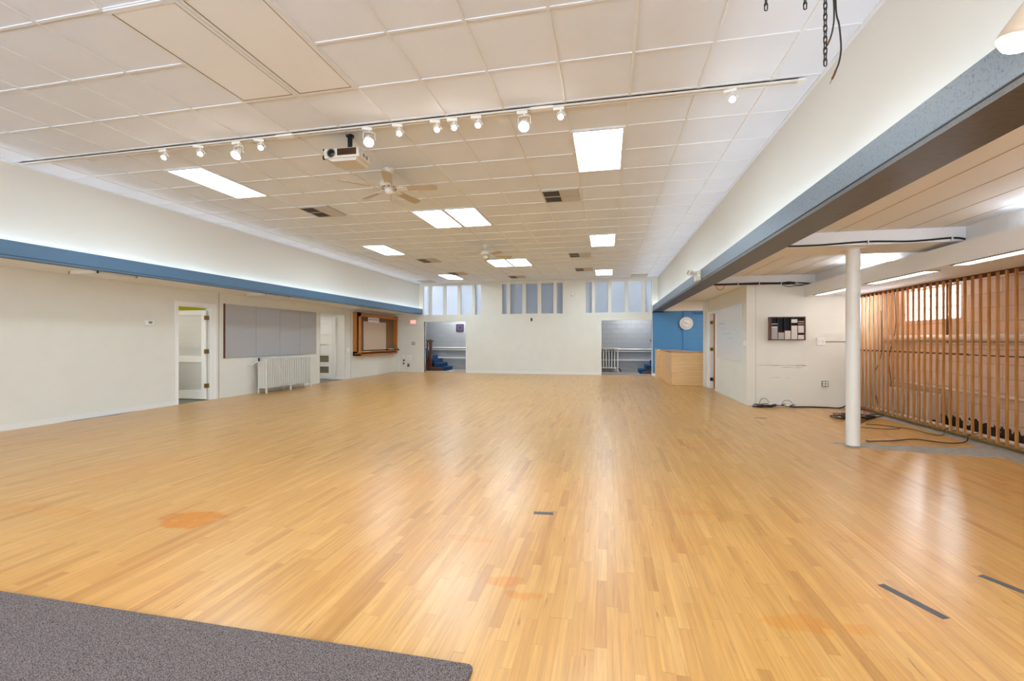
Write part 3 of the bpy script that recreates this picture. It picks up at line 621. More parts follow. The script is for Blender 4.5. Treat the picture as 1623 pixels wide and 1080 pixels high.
# ---------------------------------------------------------------- ceiling fans
def fan(x, y, rz, label, proto=[]):
    if proto: return dup(proto[0], (x, y, CZ-.39), rz, label)
    t = thing('ceiling_fan', label, 'ceiling fan', (x, y, CZ-.39), rz, 'white five-blade ceiling fans')
    H = .39
    MB().lathe([(.078, H), (.076, H-.03), (.06, H-.06), (.03, H-.085), (.018, H-.09)], (0, 0, 0), (0, 0, 1)).build('canopy', MT['ivory'], t, local=True)
    MB().lathe([(.014, H-.09), (.014, .25)], (0, 0, 0), (0, 0, 1), 12).lathe([(.024, H-.11), (.024, H-.09)], (0, 0, 0), (0, 0, 1), 12).build('downrod', MT['ivory'], t, local=True)
    MB().lathe([(.02, .26), (.05, .255), (.10, .235), (.122, .20), (.122, .165), (.11, .14), (.07, .125)], (0, 0, 0), (0, 0, 1), 32).build('motor_housing', MT['ivory'], t, local=True)
    v = MB()
    for i in range(20):
        a = 2*PI*i/20; v.box(-.006, .006, .085, .104, .128, .142, Matrix.Rotation(a, 4, 'Z'))
    v.build('vent_slots', MT['darkmetal'], t, local=True)
    MB().lathe([(.05, .125), (.062, .11), (.06, .08), (.045, .055), (.012, .04)], (0, 0, 0), (0, 0, 1)).build('switch_housing', MT['ivory'], t, local=True)
    MB().cyl((.03, -.02, .055), (.03, -.02, -.03), .002, n=6).cyl((.03, -.02, -.03), (.03, -.02, -.05), .005, n=8).build('pull_chain', MT['brass'], t, local=True)
    for i in range(5):
        R = Matrix.Rotation(2*PI*i/5, 4, 'Z')
        P = R @ Matrix.Translation((.20, 0, .118)) @ Matrix.Rotation(math.radians(-13), 4, 'X')
        m = MB(); pts = [(0, -.045), (.03, -.055), (.40, -.068), (.44, -.06), (.465, -.035), (.465, .035), (.44, .06), (.40, .068), (.03, .055), (0, .045)]
        n = len(pts); vs = [P @ Vector((a, c, z)) for z in (0, .006) for a, c in pts]
        m.add(vs, [tuple(range(n))[::-1], tuple(range(n, 2*n))]+[(k, (k+1) % n, n+(k+1) % n, n+k) for k in range(n)])
        bl = m.build('blade', MT['fanblade'], t, local=True)
        a = MB()
        for s in (-1, 1): a.tube([R @ Vector((.085, s*.012, .13)), R @ Vector((.14, s*.03, .115)), R @ Vector((.215, s*.03, .116-s*.006))], .006, 6)
        a.box(.19, .25, -.035, .035, -.005, 0, R @ Matrix.Translation((0, 0, .118)) @ Matrix.Rotation(math.radians(-13), 4, 'X')); a.build('blade_arm', MT['ivory'], bl, local=True)
    proto.append(t); return t
fan(-2.90, 5.64, math.radians(6), 'white five-blade ceiling fan nearer the viewer, right of the projector')
fan(-2.90, 10.62, math.radians(30), 'white five-blade ceiling fan farther away, before the lit panel pair')

# ---------------------------------------------------------------- projector
t = thing('projector', 'pale ceiling projector with round black lens on a black mount', 'projector', (-2.86, 4.62, 3.30), math.radians(2))
x0, x1, y0, y1, z0, z1 = -.23, .19, -.16, .14, .055, .165
MB().rbox(x0, x1, y0, y1, z0, z1, .014).prism([(x0+.03, z0+.005), (x1-.02, z0+.005), (x1-.05, z0-.03), (x0+.09, z0-.03)], 'y', y0+.02, y1-.02).build('body', MT['proj'], t, local=True)
MB().lathe([(.052, 0), (.052, .008), (.044, .010), (.040, .003)], (-.135, y0, .11), (0, -1, 0)).build('lens_ring', MT['grey'], t, local=True)
MB().lathe([(.042, 0), (.040, .009), (.02, .013), (.004, .014)], (-.135, y0, .11), (0, -1, 0)).build('lens', mat('lens_glass', '050508', .08), t, local=True)
gr = MB()
for i in range(16): gr.box(-.055+i*.0135, -.055+i*.0135+.0075, y0-.003, y0+.002, .085, .15)
gr.build('grille', MT['darkmetal'], t, local=True)
MB().box(-.065, .165, y0-.001, y0+.003, .08, .155).build('grille_back', MT['copper'], t, local=True)
MB().box(x1-.002, x1+.002, -.09, .08, .075, .14).build('rating_label', MT['white'], t, local=True)
MB().box(x1, x1+.003, -.07, -.02, .085, .13).box(x1, x1+.003, 0, .05, .085, .13).build('label_print', MT['grey'], t, local=True)
MB().rbox(x0-.012, x0+.01, y0+.0, y0+.03, .05, .09, .004).rbox(x0-.01, x0+.01, y0, y0+.03, .145, .165, .004).build('side_knob', MT['black'], t, local=True)
MB().cyl((-.0, 0, .37-.02), (0, 0, .37), .045, n=20).cyl((0, 0, .22), (0, 0, .36), .027, n=16).lathe([(.09, .165), (.08, .185), (.035, .215), (.028, .225)], (0, 0, 0), (0, 0, 1), 20).box(-.12, .12, -.015, .015, .163, .175).box(-.015, .015, -.10, .10, .163, .175).build('mount', MT['black'], t, local=True)
MB().tube(spline([(-.2, .02, .16), (-.16, .03, .19), (-.08, .04, .185), (-.03, .03, .22)], 6), .004, 6).build('cable', MT['rubber'], t, local=True)

# ---------------------------------------------------------------- chains and cords hanging from the ceiling
def chain(x, y, zb, label, rot=0):
    m = MB(); z = zb; k = 0; W, H, r = .0080, .0165, .0026; pitch = .0252
    while z < CZ-.03:
        P = []
        for i in range(12):
            a = 2*PI*i/12; u = W*math.cos(a)*.85; v = (H-W*.8)*(1 if math.sin(a) >= 0 else -1)+W*.8*math.sin(a)
            th = rot+(k % 2)*PI/2
            P.append((x+u*math.cos(th), y+u*math.sin(th), z+H+v))
        m.tube(P, r, 5, True); z += pitch; k += 1
    o = MB(); o = thing('hanging_chain', label, 'chain', (x, y, CZ), 0, 'chains hanging from the ceiling')
    m.build('chain_links', MT['darkmetal'], o)
    MB().cyl((x, y, CZ-.012), (x, y, CZ), .018, n=12).tube([(x, y, CZ-.01), (x+.008, y, CZ-.022), (x, y, CZ-.032), (x-.006, y, CZ-.024)], .002, 6).build('ceiling_hook', MT['darkmetal'], o)
def place(u, v, d):
    a = math.atan(150.5/712); xc = (u-811.5)/712*d; return (-math.sin(a)*d+math.cos(a)*xc, math.cos(a)*d+math.sin(a)*xc, 1.34+(539-v)/712*d)
p = place(1308, 105, 2.0); chain(p[0], p[1], p[2], 'long black chain hanging lowest, beside two dangling cords', .2)
q = place(1214, 17, 2.0); chain(q[0], q[1], q[2], 'short black chain end, left one at the top picture edge', .1)
q = place(1276, 15, 2.0); chain(q[0], q[1], q[2], 'short black chain end, between the long chain and the left one', .1)
P = lambda *uv: [place(u, v, 2.0+dd) for u, v, dd in uv]
a = P((1321, -240, 0), (1320, -60, .0), (1322, 20, .0), (1320, 45, .01), (1316, 61, .02))
t = thing('electric_cable', 'shorter black cord with copper end hanging against the chain', 'cord', a[0], 0, 'cut cords by the chain')
MB().tube(spline([(a[0][0], a[0][1], CZ)]+a[1:], 8), .0034, 7).build('cable', MT['rubber'], t)
MB().tube(P((1316, 61, .02), (1311, 72, .02)), .0042, 7).tube(P((1311, 72, .02), (1306, 80, .02)), .0018, 5).build('cable_end', MT['copper'], t)
a = P((1325, -240, 0.02), (1324, -60, .02), (1325, 15, .02), (1330, 40, .02), (1333, 75, .02), (1330, 98, .02), (1325, 111, .02))
t = thing('electric_cable', 'longer black cord with frayed brown end curving right of the chain', 'cord', a[0], 0, 'cut cords by the chain')
MB().tube(spline([(a[0][0], a[0][1], CZ)]+a[1:], 8), .0036, 7).build('cable', MT['rubber'], t)
MB().tube(P((1325, 111, .02), (1322, 119, .02), (1319, 125, .02)), .0048, 7).tube(P((1319, 125, .02), (1315, 133, .02)), .0015, 5).build('cable_end', MT['copper'], t)

# ---------------------------------------------------------------- lamp on the right beam, at the picture edge
t = thing('clamp_lamp', 'lit cone-shaded lamp fixed to the grey beam at upper right', 'lamp', (1.67, 1.98, 2.60))
L0 = Vector((1.50, 2.02, 2.515)); d = Vector((-.25, .10, -1)).normalized()
MB().lathe([(.014, .115), (.022, .10), (.055, .0), (.062, -.03), (.058, -.03), (.05, 0), (.02, .09)][::-1], L0+Vector((0, 0, -.03)), -d, 28).build('shade', mat('cone_shade', 'cbb49c', .4), t)
MB().lathe([(.03, -.02), (.05, -.006), (.053, .01), (.04, .028), (.012, .036)], L0+Vector((0, 0, -.04))+d*.022, d, 20).build('bulb', MT['bulb'], t)
MB().tube([tuple(L0-d*.08), (1.53, 2.01, 2.63), (1.60, 2.0, 2.66), (1.685, 2.0, 2.65), (1.685, 2.0, 2.60)], .008, 8).box(1.655, 1.705, 1.975, 2.025, 2.60, 2.63).build('arm', MT['ivory'], t)
l = bpy.data.lights.new('lamp_beam', 'SPOT'); l.energy = 25; l.color = C_WARM; l.spot_size = math.radians(140); l.spot_blend = .8; l.shadow_soft_size = .05
lo = bpy.data.objects.new('lamp_beam', l); COL.objects.link(lo); lo.parent = t; lo.location = (L0+Vector((0, 0, -.04))+d*.075)-Vector(t.location); lo.rotation_euler = d.to_track_quat('-Z', 'Y').to_euler()

# ---------------------------------------------------------------- emergency light on the right beam
t = thing('emergency_light', 'white twin-head emergency light on the face of the right beam', 'emergency light', (1.67, 8.75, 2.45))
MB().rbox(1.59, 1.67, 8.66, 8.92, 2.42, 2.60, .015).build('housing', MT['ivory'], t)
MB().box(1.625, 1.635, 8.655, 8.661, 2.50, 2.515).build('indicator', MT['led'], t)
for yy, dx in ((8.70, -.05), (8.86, -.09)):
    h = MB().rbox(-.05, .05, -.03, .03, -.045, .045, .008, Matrix.Translation((1.55+dx*.6, yy, 2.56+(.03 if dx < -.06 else 0))) @ Matrix.Rotation(.5, 4, 'Y') @ Matrix.Rotation(.3, 4, 'X')).cyl((1.60, yy, 2.54), (1.56, yy, 2.56), .012, n=10)
    hh = h.build('lamp_head', MT['ivory'], t)
    MB().box(-.036, .036, -.034, -.029, -.032, .032, Matrix.Translation((1.55+dx*.6, yy, 2.56+(.03 if dx < -.06 else 0))) @ Matrix.Rotation(.5, 4, 'Y') @ Matrix.Rotation(.3, 4, 'X')).build('lens', MT['steel'], hh)

# ================================================================ left side
# fixtures under the left soffit
for i, (x0, x1, y0, y1) in enumerate(((-8.25, -7.68, 5.45, 6.05), (-8.25, -7.68, 8.95, 9.75), (-8.50, -7.75, 13.2, 14.3))):
    t = thing('soffit_light', ['shallow soffit fixture under the blue beam, nearest on the left wall', 'shallow soffit fixture under the blue beam above the grey panels', 'white soffit fixture under the blue beam between passage and notice board'][i], 'ceiling fixture', ((x0+x1)/2, (y0+y1)/2, LZ-.05), 0, 'fixtures under the left soffit')
    f = MB()
    for q in ((x0, x1, y0, y0+.02), (x0, x1, y1-.02, y1), (x0, x0+.02, y0, y1), (x1-.02, x1, y0, y1)): f.box(q[0], q[1], q[2], q[3], LZ-.05, LZ)
    f.build('frame', MT['ivory'], t)
    MB().box(x0+.02, x1-.02, y0+.02, y1-.02, LZ-.045, LZ-.04).build('diffuser', MT['panel_off'], t)
# thermostat
t = thing('thermostat', 'white wall thermostat with a small display, left of the louvred door', 'thermostat', (LW, 7.06, 1.67))
MB().rbox(LW, LW+.03, 6.985, 7.135, 1.62, 1.715, .006).build('body', MT['white'], t)
MB().box(LW+.029, LW+.032, 7.03, 7.10, 1.655, 1.70).build('display', MT['lcd'], t)
# fabric panels
ps = [8.80, 9.74, 10.58, 11.38, 12.14]
for i in range(4):
    single('acoustic_panel', MB().rbox(LW, LW+.035, ps[i]+.003, ps[i+1]-.003, .92, 2.175, .004), MT['pin'], ['leftmost grey fabric wall panel, nearest the louvred door', 'second grey fabric wall panel from the left, above the radiator end', 'third grey fabric wall panel from the left, above the radiator', 'rightmost grey fabric wall panel, beside the passage'][i], 'wall panel', 'grey fabric panels on the left wall')
single('panel_edging', MB().box(LW, LW+.04, 8.785, 8.80, .915, 2.18), MT['darkwood'], 'thin brown edge strip left of the grey fabric panels', 'edge strip')

def radiator(name, label, x0, x1, y0, y1, h, nsec, m, foot=.12, along='y', tubes=4, extra=True):
    """sectional column radiator: end sections, slim front columns, feet"""
    t = thing(name, label, 'radiator', ((x0+x1)/2, (y0+y1)/2, 0))
    def bx(mb, u0, u1, d0, d1, z0, z1):   # u along, d depth
        return mb.box(d0, d1, u0, u1, z0, z1) if along == 'y' else mb.box(u0, u1, d0, d1, z0, z1)
    U0, U1, D0, D1 = (y0, y1, x0, x1) if along == 'y' else (x0, x1, y0, y1)
    p = (U1-U0)/nsec; dep = D1-D0
    for i in range(nsec):
        u = U0+i*p; s = MB(); w = p*.45
        cw = dep/(tubes*1.12)
        for k in range(tubes):
            dc = D0+(k+.5)*dep/tubes
            if along == 'y': s.rbox(dc-cw/2, dc+cw/2, u, u+w, foot+.04, h-.03, min(w, cw)*.3, seg=2)
            else: s.rbox(u, u+w, dc-cw/2, dc+cw/2, foot+.04, h-.03, min(w, cw)*.3, seg=2)
        for z0, z1 in ((foot, foot+.07), (h-.07, h), (foot+.04+(h-foot)*.30, foot+.065+(h-foot)*.30), (foot+.04+(h-foot)*.60, foot+.065+(h-foot)*.60)):
            if along == 'y': s.rbox(D0, D1, u+w*.1, u+w*.9, z0, z1, .006, seg=1)
            else: s.rbox(u+w*.1, u+w*.9, D0, D1, z0, z1, .006, seg=1)
        s.build('section', m, t)
    hb = MB()
    for z in (foot+.035, h-.035):
        c = (D0+D1)/2
        a, b_ = ((c, U0+.005, z), (c, U1-.01, z)) if along == 'y' else ((U0+.005, c, z), (U1-.01, c, z))
        hb.cyl(a, b_, .028, n=12)
    hb.build('nipple_pipe', m, t)
    for u in ([U0, U1-p*.4, (U0+U1)/2] if extra else [U0, U1-p*.4]):
        for dd in (D0+.005, D1-.04):
            f = MB(); bx(f, u, u+.028, dd, dd+.034, 0, foot+.02); f.build('leg', m, t)
    return t
r = radiator('radiator', 'white cast iron column radiator below the grey fabric panels', -8.57, -8.30, 9.70, 11.45, .86, 25, MT['iron'])
v = MB().tube(spline([(-8.45, 9.70, .80), (-8.46, 9.62, .80), (-8.50, 9.56, .78), (-8.62, 9.52, .70), (-8.68, 9.52, .70)], 5), .016, 8)
vv = v.build('valve_pipe', MT['iron'], r); MB().cyl((-8.46, 9.62, .80), (-8.46, 9.62, .88), .02, n=10).lathe([(.035, .88), (.035, .89)], (-8.46, 9.62, 0), (0, 0, 1), 12).build('valve_knob', MT['darkmetal'], vv)

# switch by the passage
single('wall_switch', MB().rbox(LW, LW+.03, 13.80, 13.93, .90, 1.06, .006), MT['white'], 'white switch box between the passage and the notice board', 'switch')
# notice board cabinet
t = thing('notice_board', 'oak framed cork notice board with a ledge on the left wall', 'notice board', (LW, 15.7, .78))
xb, xf = LW, -8.50
MB().box(xb, xf, 14.20, 14.26, .78, 2.31).box(xb, xf+.0, 17.20, 17.26, .86, 2.31).build('side_panel', MT['oak'], t, bevel=.002)
MB().box(xf-.03, xf, 14.20, 17.26, 2.17, 2.31).box(xb, xf, 14.20, 17.26, 2.29, 2.31).build('top_fascia', MT['oak'], t, bevel=.002)
MB().box(xf-.025, xf, 14.20, 14.44, .78, 2.31).build('front_stile', MT['oak'], t, bevel=.002)
MB().prism([(xb, .84), (xf+.10, .90), (xf+.10, .925), (xb, .93)], 'y', 14.20, 17.30).build('ledge', MT['oak'], t)
MB().box(xb, xf-.0, 14.20, 17.26, .78, .84).build('bottom_rail', MT['oak'], t)
MB().box(xb+.001, xb+.02, 14.26, 17.20, .93, 2.29).build('cork_back', MT['cork'], t)
t2 = thing('whiteboard', 'small tan-tinted whiteboard leaning on the cork notice board', 'whiteboard', (xb+.05, 15.65, 1.0))
MB().box(xb+.02, xb+.05, 14.84, 16.47, 1.0, 2.0).build('panel', MT['tanboard'], t2)
MB().box(xb+.045, xb+.055, 14.82, 14.84, .99, 2.01).box(xb+.045, xb+.055, 16.47, 16.49, .99, 2.01).box(xb+.045, xb+.055, 14.82, 16.49, .98, 1.0).box(xb+.045, xb+.055, 14.82, 16.49, 2.0, 2.015).build('frame', MT['ivory'], t2)
for i in range(2):
    y = 15.12+i*.42; t3 = thing('paper_sign', ['left white paper sheet above the tan whiteboard', 'right white paper sheet above the tan whiteboard'][i], 'sheet', (xb+.05, y+.2, 2.0), 0, 'paper sheets on the notice board')
    MB().box(xb+.056, xb+.058, y, y+.40, 2.0, 2.18).build('sheet', MT['paper'], t3)
    s = MB()
    s.tube([(xb+.0585, y+.05+.012*k, 2.10+(.022 if k % 2 else -.022)) for k in range(25)], .003, 4)
    s.build('print', MT['grey'], t3)
MB_ = MB().rbox(xf-.02, xf+.08, 16.3, 16.9, .905, .97, .01); single('eraser', MB_, MT['black'], 'black tray of pens and erasers on the notice board ledge', 'eraser tray')
single('cloth', MB().rbox(xf-.05, xf+.09, 16.92, 17.22, .915, .99, .02), MT['bluep'], 'dark blue folded cloth at the right end of the notice board ledge', 'cloth')
single('paper_stack', MB().rbox(xf+.0, xf+.09, 16.40, 16.75, .97, .985, .003), MT['paper'], 'white papers lying on the black tray of the notice board', 'papers')
single('marker_tray', MB().rbox(xf-.01, xf+.09, 14.55, 14.95, .916, .935, .004), MT['white'], 'white marker tray at the left end of the notice board ledge', 'tray')
# back-left corner fittings
t = thing('exit_sign', 'red lit EXIT sign on the back wall beside the left doorway', 'exit sign', (-7.89, BY, 2.08))
MB().rbox(-8.05, -7.73, BY-.07, BY, 1.98, 2.19, .01).build('housing', MT['ivory'], t)
MB().box(-8.01, -7.77, BY-.073, BY-.069, 2.01, 2.165).build('face', MT['exitred'], t)
text_mesh('EXIT', .11, MT['exitletters'], t, Matrix.Translation((-7.89, BY-.0745, 2.087)) @ Matrix.Rotation(PI/2, 4, 'X'))
t = thing('wall_switch', 'grey double switch plate on the back wall below the exit sign', 'switch', (-7.90, BY, 1.19))
MB().rbox(-7.99, -7.83, BY-.012, BY, 1.13, 1.25, .003).build('plate', MT['grey'], t)
MB().box(-7.96, -7.93, BY-.018, BY-.011, 1.17, 1.21).box(-7.89, -7.86, BY-.018, BY-.011, 1.17, 1.21).build('toggle', MT['white'], t)
t = thing('wall_box', 'small white box on the back wall, left of two below the switch plate', 'wall box', (-8.32, BY, .62))
MB().rbox(-8.37, -8.27, BY-.05, BY, .57, .70, .005).build('body', MT['white'], t)
t = thing('wall_box', 'larger white box on the back wall, right of two below the switch plate', 'wall box', (-8.08, BY, .62))
MB().rbox(-8.20, -7.97, BY-.06, BY, .52, .71, .006).build('body', MT['white'], t)
MB().box(-8.14, -8.03, BY-.062, BY-.059, .60, .61).build('seam', MT['grey'], t)
t = thing('thermostat', 'small white sensor high on the corner post beside the notice board', 'sensor', (-8.60, 17.42, 1.52))
MB().rbox(-8.60, -8.57, 17.37, 17.47, 1.45, 1.60, .005).build('body', MT['white'], t)
MB().box(-8.571, -8.568, 17.40, 17.44, 1.52, 1.55).build('display', MT['ink'], t)
for i, (x, z) in enumerate(((-8.33, .48), (-8.34, .35))):
    single('socket', MB().rbox(x-.03, x+.03, BY-.03, BY, z-.035, z+.035, .006), MT['ink'], ['upper dark plug below the small white box', 'lower dark plug below the small white box'][i], 'plug', 'dark plugs below the white boxes')
t = thing('socket', 'grey socket with plug near the foot of the back wall, left corner', 'socket', (-8.12, BY, .27))
MB().rbox(-8.17, -8.07, BY-.02, BY, .22, .36, .004).build('plate', MT['grey'], t); MB().rbox(-8.15, -8.09, BY-.05, BY-.018, .24, .29, .006).build('plug', MT['ink'], t)
single('power_cord', MB().tube(spline([(-8.33, BY-.02, .32), (-8.30, BY-.02, .18), (-8.22, BY-.02, .12), (-8.14, BY-.02, .15), (-8.12, BY-.04, .24)], 6).__add__([]), .006, 6).tube(spline([(-8.14, BY-.02, .15), (-8.11, BY-.02, .07), (-8.04, BY-.02, .015)], 6), .006, 6), MT['ivory'], 'thin pale cord looping between the sockets in the left corner', 'cord')

# back wall middle: small black box, smoke detector
single('wall_socket', MB().rbox(-2.945, -2.875, BY-.035, BY, 2.08, 2.20, .006), MT['black'], 'small black box on the back wall under the middle windows', 'wall box')
t = thing('smoke_detector', 'round cream alarm on the back wall between the middle and right windows', 'smoke detector', (-1.306, BY, 3.10))
MB().lathe([(.085, 0), (.085, .02), (.07, .035), (.03, .042)], (-1.306, BY, 3.10), (0, -1, 0), 28).build('body', MT['ivory'], t)
MB().lathe([(.03, .04), (.028, .048)], (-1.306, BY, 3.10), (0, -1, 0), 20).build('centre', MT['white'], t)

# ================================================================ stair hall
def hall_lamp(x, label, w):
    t = thing('hall_lamp', label, 'ceiling lamp', (x, 18.7, CZ))
    MB().lathe([(.06, 0), (.06, .02), (.012, .03), (.012, .42)], (x, 18.7, CZ), (0, 0, -1), 16).build('stem', MT['white'], t)
    MB().lathe([(.03, .42), (.11, .46), (.15, .55), (.11, .64), (.03, .68)], (x, 18.7, CZ), (0, 0, -1), 24).build('globe', MT['flame'], t)
    for z in (-.36, -.74):
        l = bpy.data.lights.new('hall_light', 'POINT'); l.shadow_soft_size = .05; l.energy = w/2; l.color = (.90, .95, 1)
        lo = bpy.data.objects.new('hall_light', l); COL.objects.link(lo); lo.parent = t; lo.location = (.17, 0, z)
hall_lamp(-6.6, 'round hall lamp behind the left windows', 200)
hall_lamp(.75, 'round hall lamp behind the right windows', 170)
# stairs seen through the left doorway, climbing left
def steps(name, label, x_first, dirn, y0, y1, n, rise=.165, run=.235):
    t = thing(name, label, 'staircase', (x_first, (y0+y1)/2, 0))
    for i in range(n):
        x = x_first+dirn*run*i
        m = MB(); m.rbox(min(x-dirn*.02, x+dirn*(run+.02)), max(x-dirn*.02, x+dirn*(run+.02)), y0, y1, rise*i+.0, rise*(i+1), .018)
        m.build('tread', MT['stair'], t)
    return t
st = steps('staircase', 'blue carpeted stairs with dark wood rail seen through the left doorway', -6.86, -1, 18.45, 19.35, 9)
MB().rbox(-7.57, -7.46, 18.365, 18.475, 0, 1.28, .008).build('newel_post', MT['newel'], st)
MB().rbox(-7.63, -7.40, 18.31, 18.53, 1.28, 1.33, .012).rbox(-7.59, -7.44, 18.345, 18.495, 1.25, 1.28, .006).rbox(-7.58, -7.45, 18.355, 18.485, 1.33, 1.36, .012).build('newel_cap', MT['newel'], st)
a, c = Vector((-7.52, 18.42, 1.20)), Vector((-8.8, 18.42, 2.10))
dd = (c-a).normalized(); m4 = Matrix.Translation(a) @ Matrix.Rotation(-math.atan2(c.z-a.z, -(c.x-a.x))+PI, 4, 'Y')
MB().tube([tuple(a), tuple(c)], .033, 8).build('handrail', MT['newel'], st)
for i in range(5):
    x = -7.665-i*.145; z1 = a.z+(a.x-x)*(c.z-a.z)/(a.x-c.x)
    MB().box(x-.022, x+.022, 18.40, 18.445, .25+(a.x-x)*.68, z1).build('baluster', MT['newel'], st)
MB().prism([(-6.98, 0), (-7.25, .0), (-9.3, 0), (-9.3, 1.6), (-7.62, .42), (-7.5, .20), (-7.3, .16), (-6.98, .16)][::-1], 'y', 18.40, 18.455).build('stringer', MT['newel'], st)
st = steps('staircase', 'blue carpeted stairs climbing right, seen at the right edge of the right doorway', 1.28, 1, 18.4, 19.35, 8, .17, .24)
MB().prism([(1.38, 0), (3.0, 0), (3.0, 1.1), (1.52, .10), (1.38, .10)], 'y', 18.36, 18.40).build('stringer', MT['newel'], st)
MB().cyl((1.66, 18.38, 1.30), (3.1, 18.38, 2.3), .03, n=10).build('handrail', MT['newel'], st)
MB().rbox(1.78, 1.88, 18.33, 18.43, .3, 1.5, .008).build('newel_post', MT['newel'], st)
# pipes on the hall wall
for z, r, lab in ((.985, .035, 'upper white pipe along the stair hall wall'), (.90, .022, 'thin white pipe just below the upper hall pipe'), (.53, .026, 'lower white pipe along the stair hall wall')):
    single('wall_pipe', MB().cyl((-9.2, 19.40, z), (.36, 19.40, z-.04), r, n=12).cyl((.36, 19.40, z-.04), (3.6, 19.40, z-.05), r, n=12), MT['iron'], lab, 'pipe', 'pipes on the stair hall wall')
r = radiator('radiator', 'white column radiator with an open top shelf in the right doorway', -.62, .40, 19.12, 19.32, .97, 9, MT['iron'], .14, 'x', 2, False)
MB().box(-.66, .46, 19.06, 19.36, .985, 1.01).box(.42, .46, 19.06, 19.10, 0, .985).build('shelf', MT['iron'], r)
MB().tube([(.40, 19.22, .17), (.52, 19.22, .12), (.56, 19.22, .05), (.56, 19.22, 0)], .02, 8).build('valve_pipe', MT['darkmetal'], r)
t = thing('framed_picture', 'small purple framed picture on the stair hall wall', 'picture', (-6.51, 19.45, 1.88))
MB().box(-6.70, -6.34, 19.42, 19.45, 1.72, 1.76).box(-6.70, -6.34, 19.42, 19.45, 2.01, 2.05).box(-6.70, -6.66, 19.42, 19.45, 1.72, 2.05).box(-6.38, -6.34, 19.42, 19.45, 1.72, 2.05).build('frame', MT['darkframe'], t)
MB().box(-6.66, -6.38, 19.435, 19.448, 1.76, 2.01).build('print', MT['purple'], t)
MB().lathe([(.06, 0), (.06, .003)], (-6.51, 19.435, 1.90), (0, -1, 0), 20).box(-6.56, -6.47, 19.431, 19.435, 1.80, 1.82).build('motif', MT['darkframe'], t)

# ================================================================ reception nook
t = thing('reception_counter', 'light maple reception counter with a brown top at the blue wall', 'counter', (2.3, 14.5, 0))
MB().box(1.85, 2.75, 13.90, 13.93, 0, .965).build('front_panel', MT['maple'], t)
MB().box(1.85, 1.88, 13.93, 16.60, 0, .965).build('side_panel', MT['maple'], t)
MB().box(1.74, 1.85, 16.55, 16.62, 0, 1.0).box(1.74, 1.77, 16.62, 17.35, 0, 1.0).build('end_panel', MT['maple'], t)
MB().prism([(1.83, 13.87), (2.77, 13.87), (2.77, 14.55), (2.45, 14.55), (2.45, 16.60), (1.83, 16.60)], 'z', .965, 1.003).build('worktop', MT['maple_top'], t, bevel=.003)
MB().box(1.845, 1.850, 13.90, 13.905, 0, .965).box(1.85, 2.75, 13.895, 13.90, 0, .01).build('corner_edge', MT['oak'], t)
# clock
cx, cz = 2.845, 1.945; cy = BY-.06
t = thing('wall_clock', 'round white wall clock on the blue wall above the counter', 'clock', (cx, cy, cz))
MB().lathe([(.235, 0), (.237, .03), (.225, .05), (.205, .052), (.203, .03)], (cx, cy, cz), (0, -1, 0), 48).build('rim', MT['white'], t)
MB().lathe([(.206, .02), (.205, .031), (.001, .0315)], (cx, cy, cz), (0, -1, 0), 48).build('face', MT['paper'], t)
ring = MB()
for i in range(60):
    a = 2*PI*i/60; L = .012 if i % 5 else .022
    ring.box(-.002, .002, -.001, .001, .176, .176+L, Matrix.Translation((cx, cy-.0325, cz)) @ Matrix.Rotation(a, 4, 'Y'))
ring.build('minute_marks', MT['ink'], t)
for i in range(1, 13):
    a = PI/2-2*PI*i/12
    text_mesh(str(i), .055, MT['ink'], t, Matrix.Translation((cx+.145*math.cos(a), cy-.0325, cz+.145*math.sin(a))) @ Matrix.Rotation(PI/2, 4, 'X'), 'numeral', .0008)
MB().box(-.008, .008, -.001, .001, -.02, .105, Matrix.Translation((cx, cy-.036, cz)) @ Matrix.Rotation(math.radians(-61), 4, 'Y')).build('hour_hand', MT['ink'], t)
MB().box(-.005, .005, -.001, .001, -.03, .135, Matrix.Translation((cx, cy-.039, cz)) @ Matrix.Rotation(math.radians(103), 4, 'Y')).cyl((cx, cy-.044, cz), (cx, cy-.03, cz), .012, n=12).build('minute_hand', MT['ink'], t)
t = thing('wall_pipe', 'blue painted pipe with a round flange high in the nook', 'pipe', (3.18, BY-.1, 2.32))
MB().cyl((3.16, BY-.1, 2.32), (5.3, BY-.1, 2.32), .03, n=12).cyl((3.2, BY-.1, 2.32), (3.2, BY, 2.32), .02, n=10).build('pipe', MT['blue'], t)
MB().cyl((3.13, BY-.1, 2.32), (3.18, BY-.1, 2.32), .05, n=16).build('flange', MT['blue'], t)
def room_lamp(loc, label, w, col=(1, .97, .92), name='ceiling_lamp', size=.5):
    t = thing(name, label, 'ceiling lamp', loc)
    x, y, z = loc
    MB().lathe([(.15, 0), (.15, .02), (.02, .022)], loc, (0, 0, -1), 24).build('base', MT['white'], t)
    MB().lathe([(.13, .02), (.13, .04), (.09, .06), (.02, .07)], loc, (0, 0, -1), 24).build('globe', MT['flame'], t)
    l = bpy.data.lights.new('room_light', 'AREA'); l.shape = 'DISK'; l.size = size; l.energy = w; l.color = col
    lo = bpy.data.objects.new('room_light', l); COL.objects.link(lo); lo.parent = t; lo.location = (0, 0, -.09)
room_lamp((3.6, 15.6, 2.75), 'round ceiling lamp in the reception nook behind the wall', 45)
room_lamp((-9.9, 7.2, LZ), 'round ceiling lamp in the yellow room', 22)
room_lamp((-9.9, 12.6, LZ), 'round ceiling lamp in the recess', 14)
room_lamp((4.2, 11.8, 2.47), 'round ceiling lamp in the side room', 16)

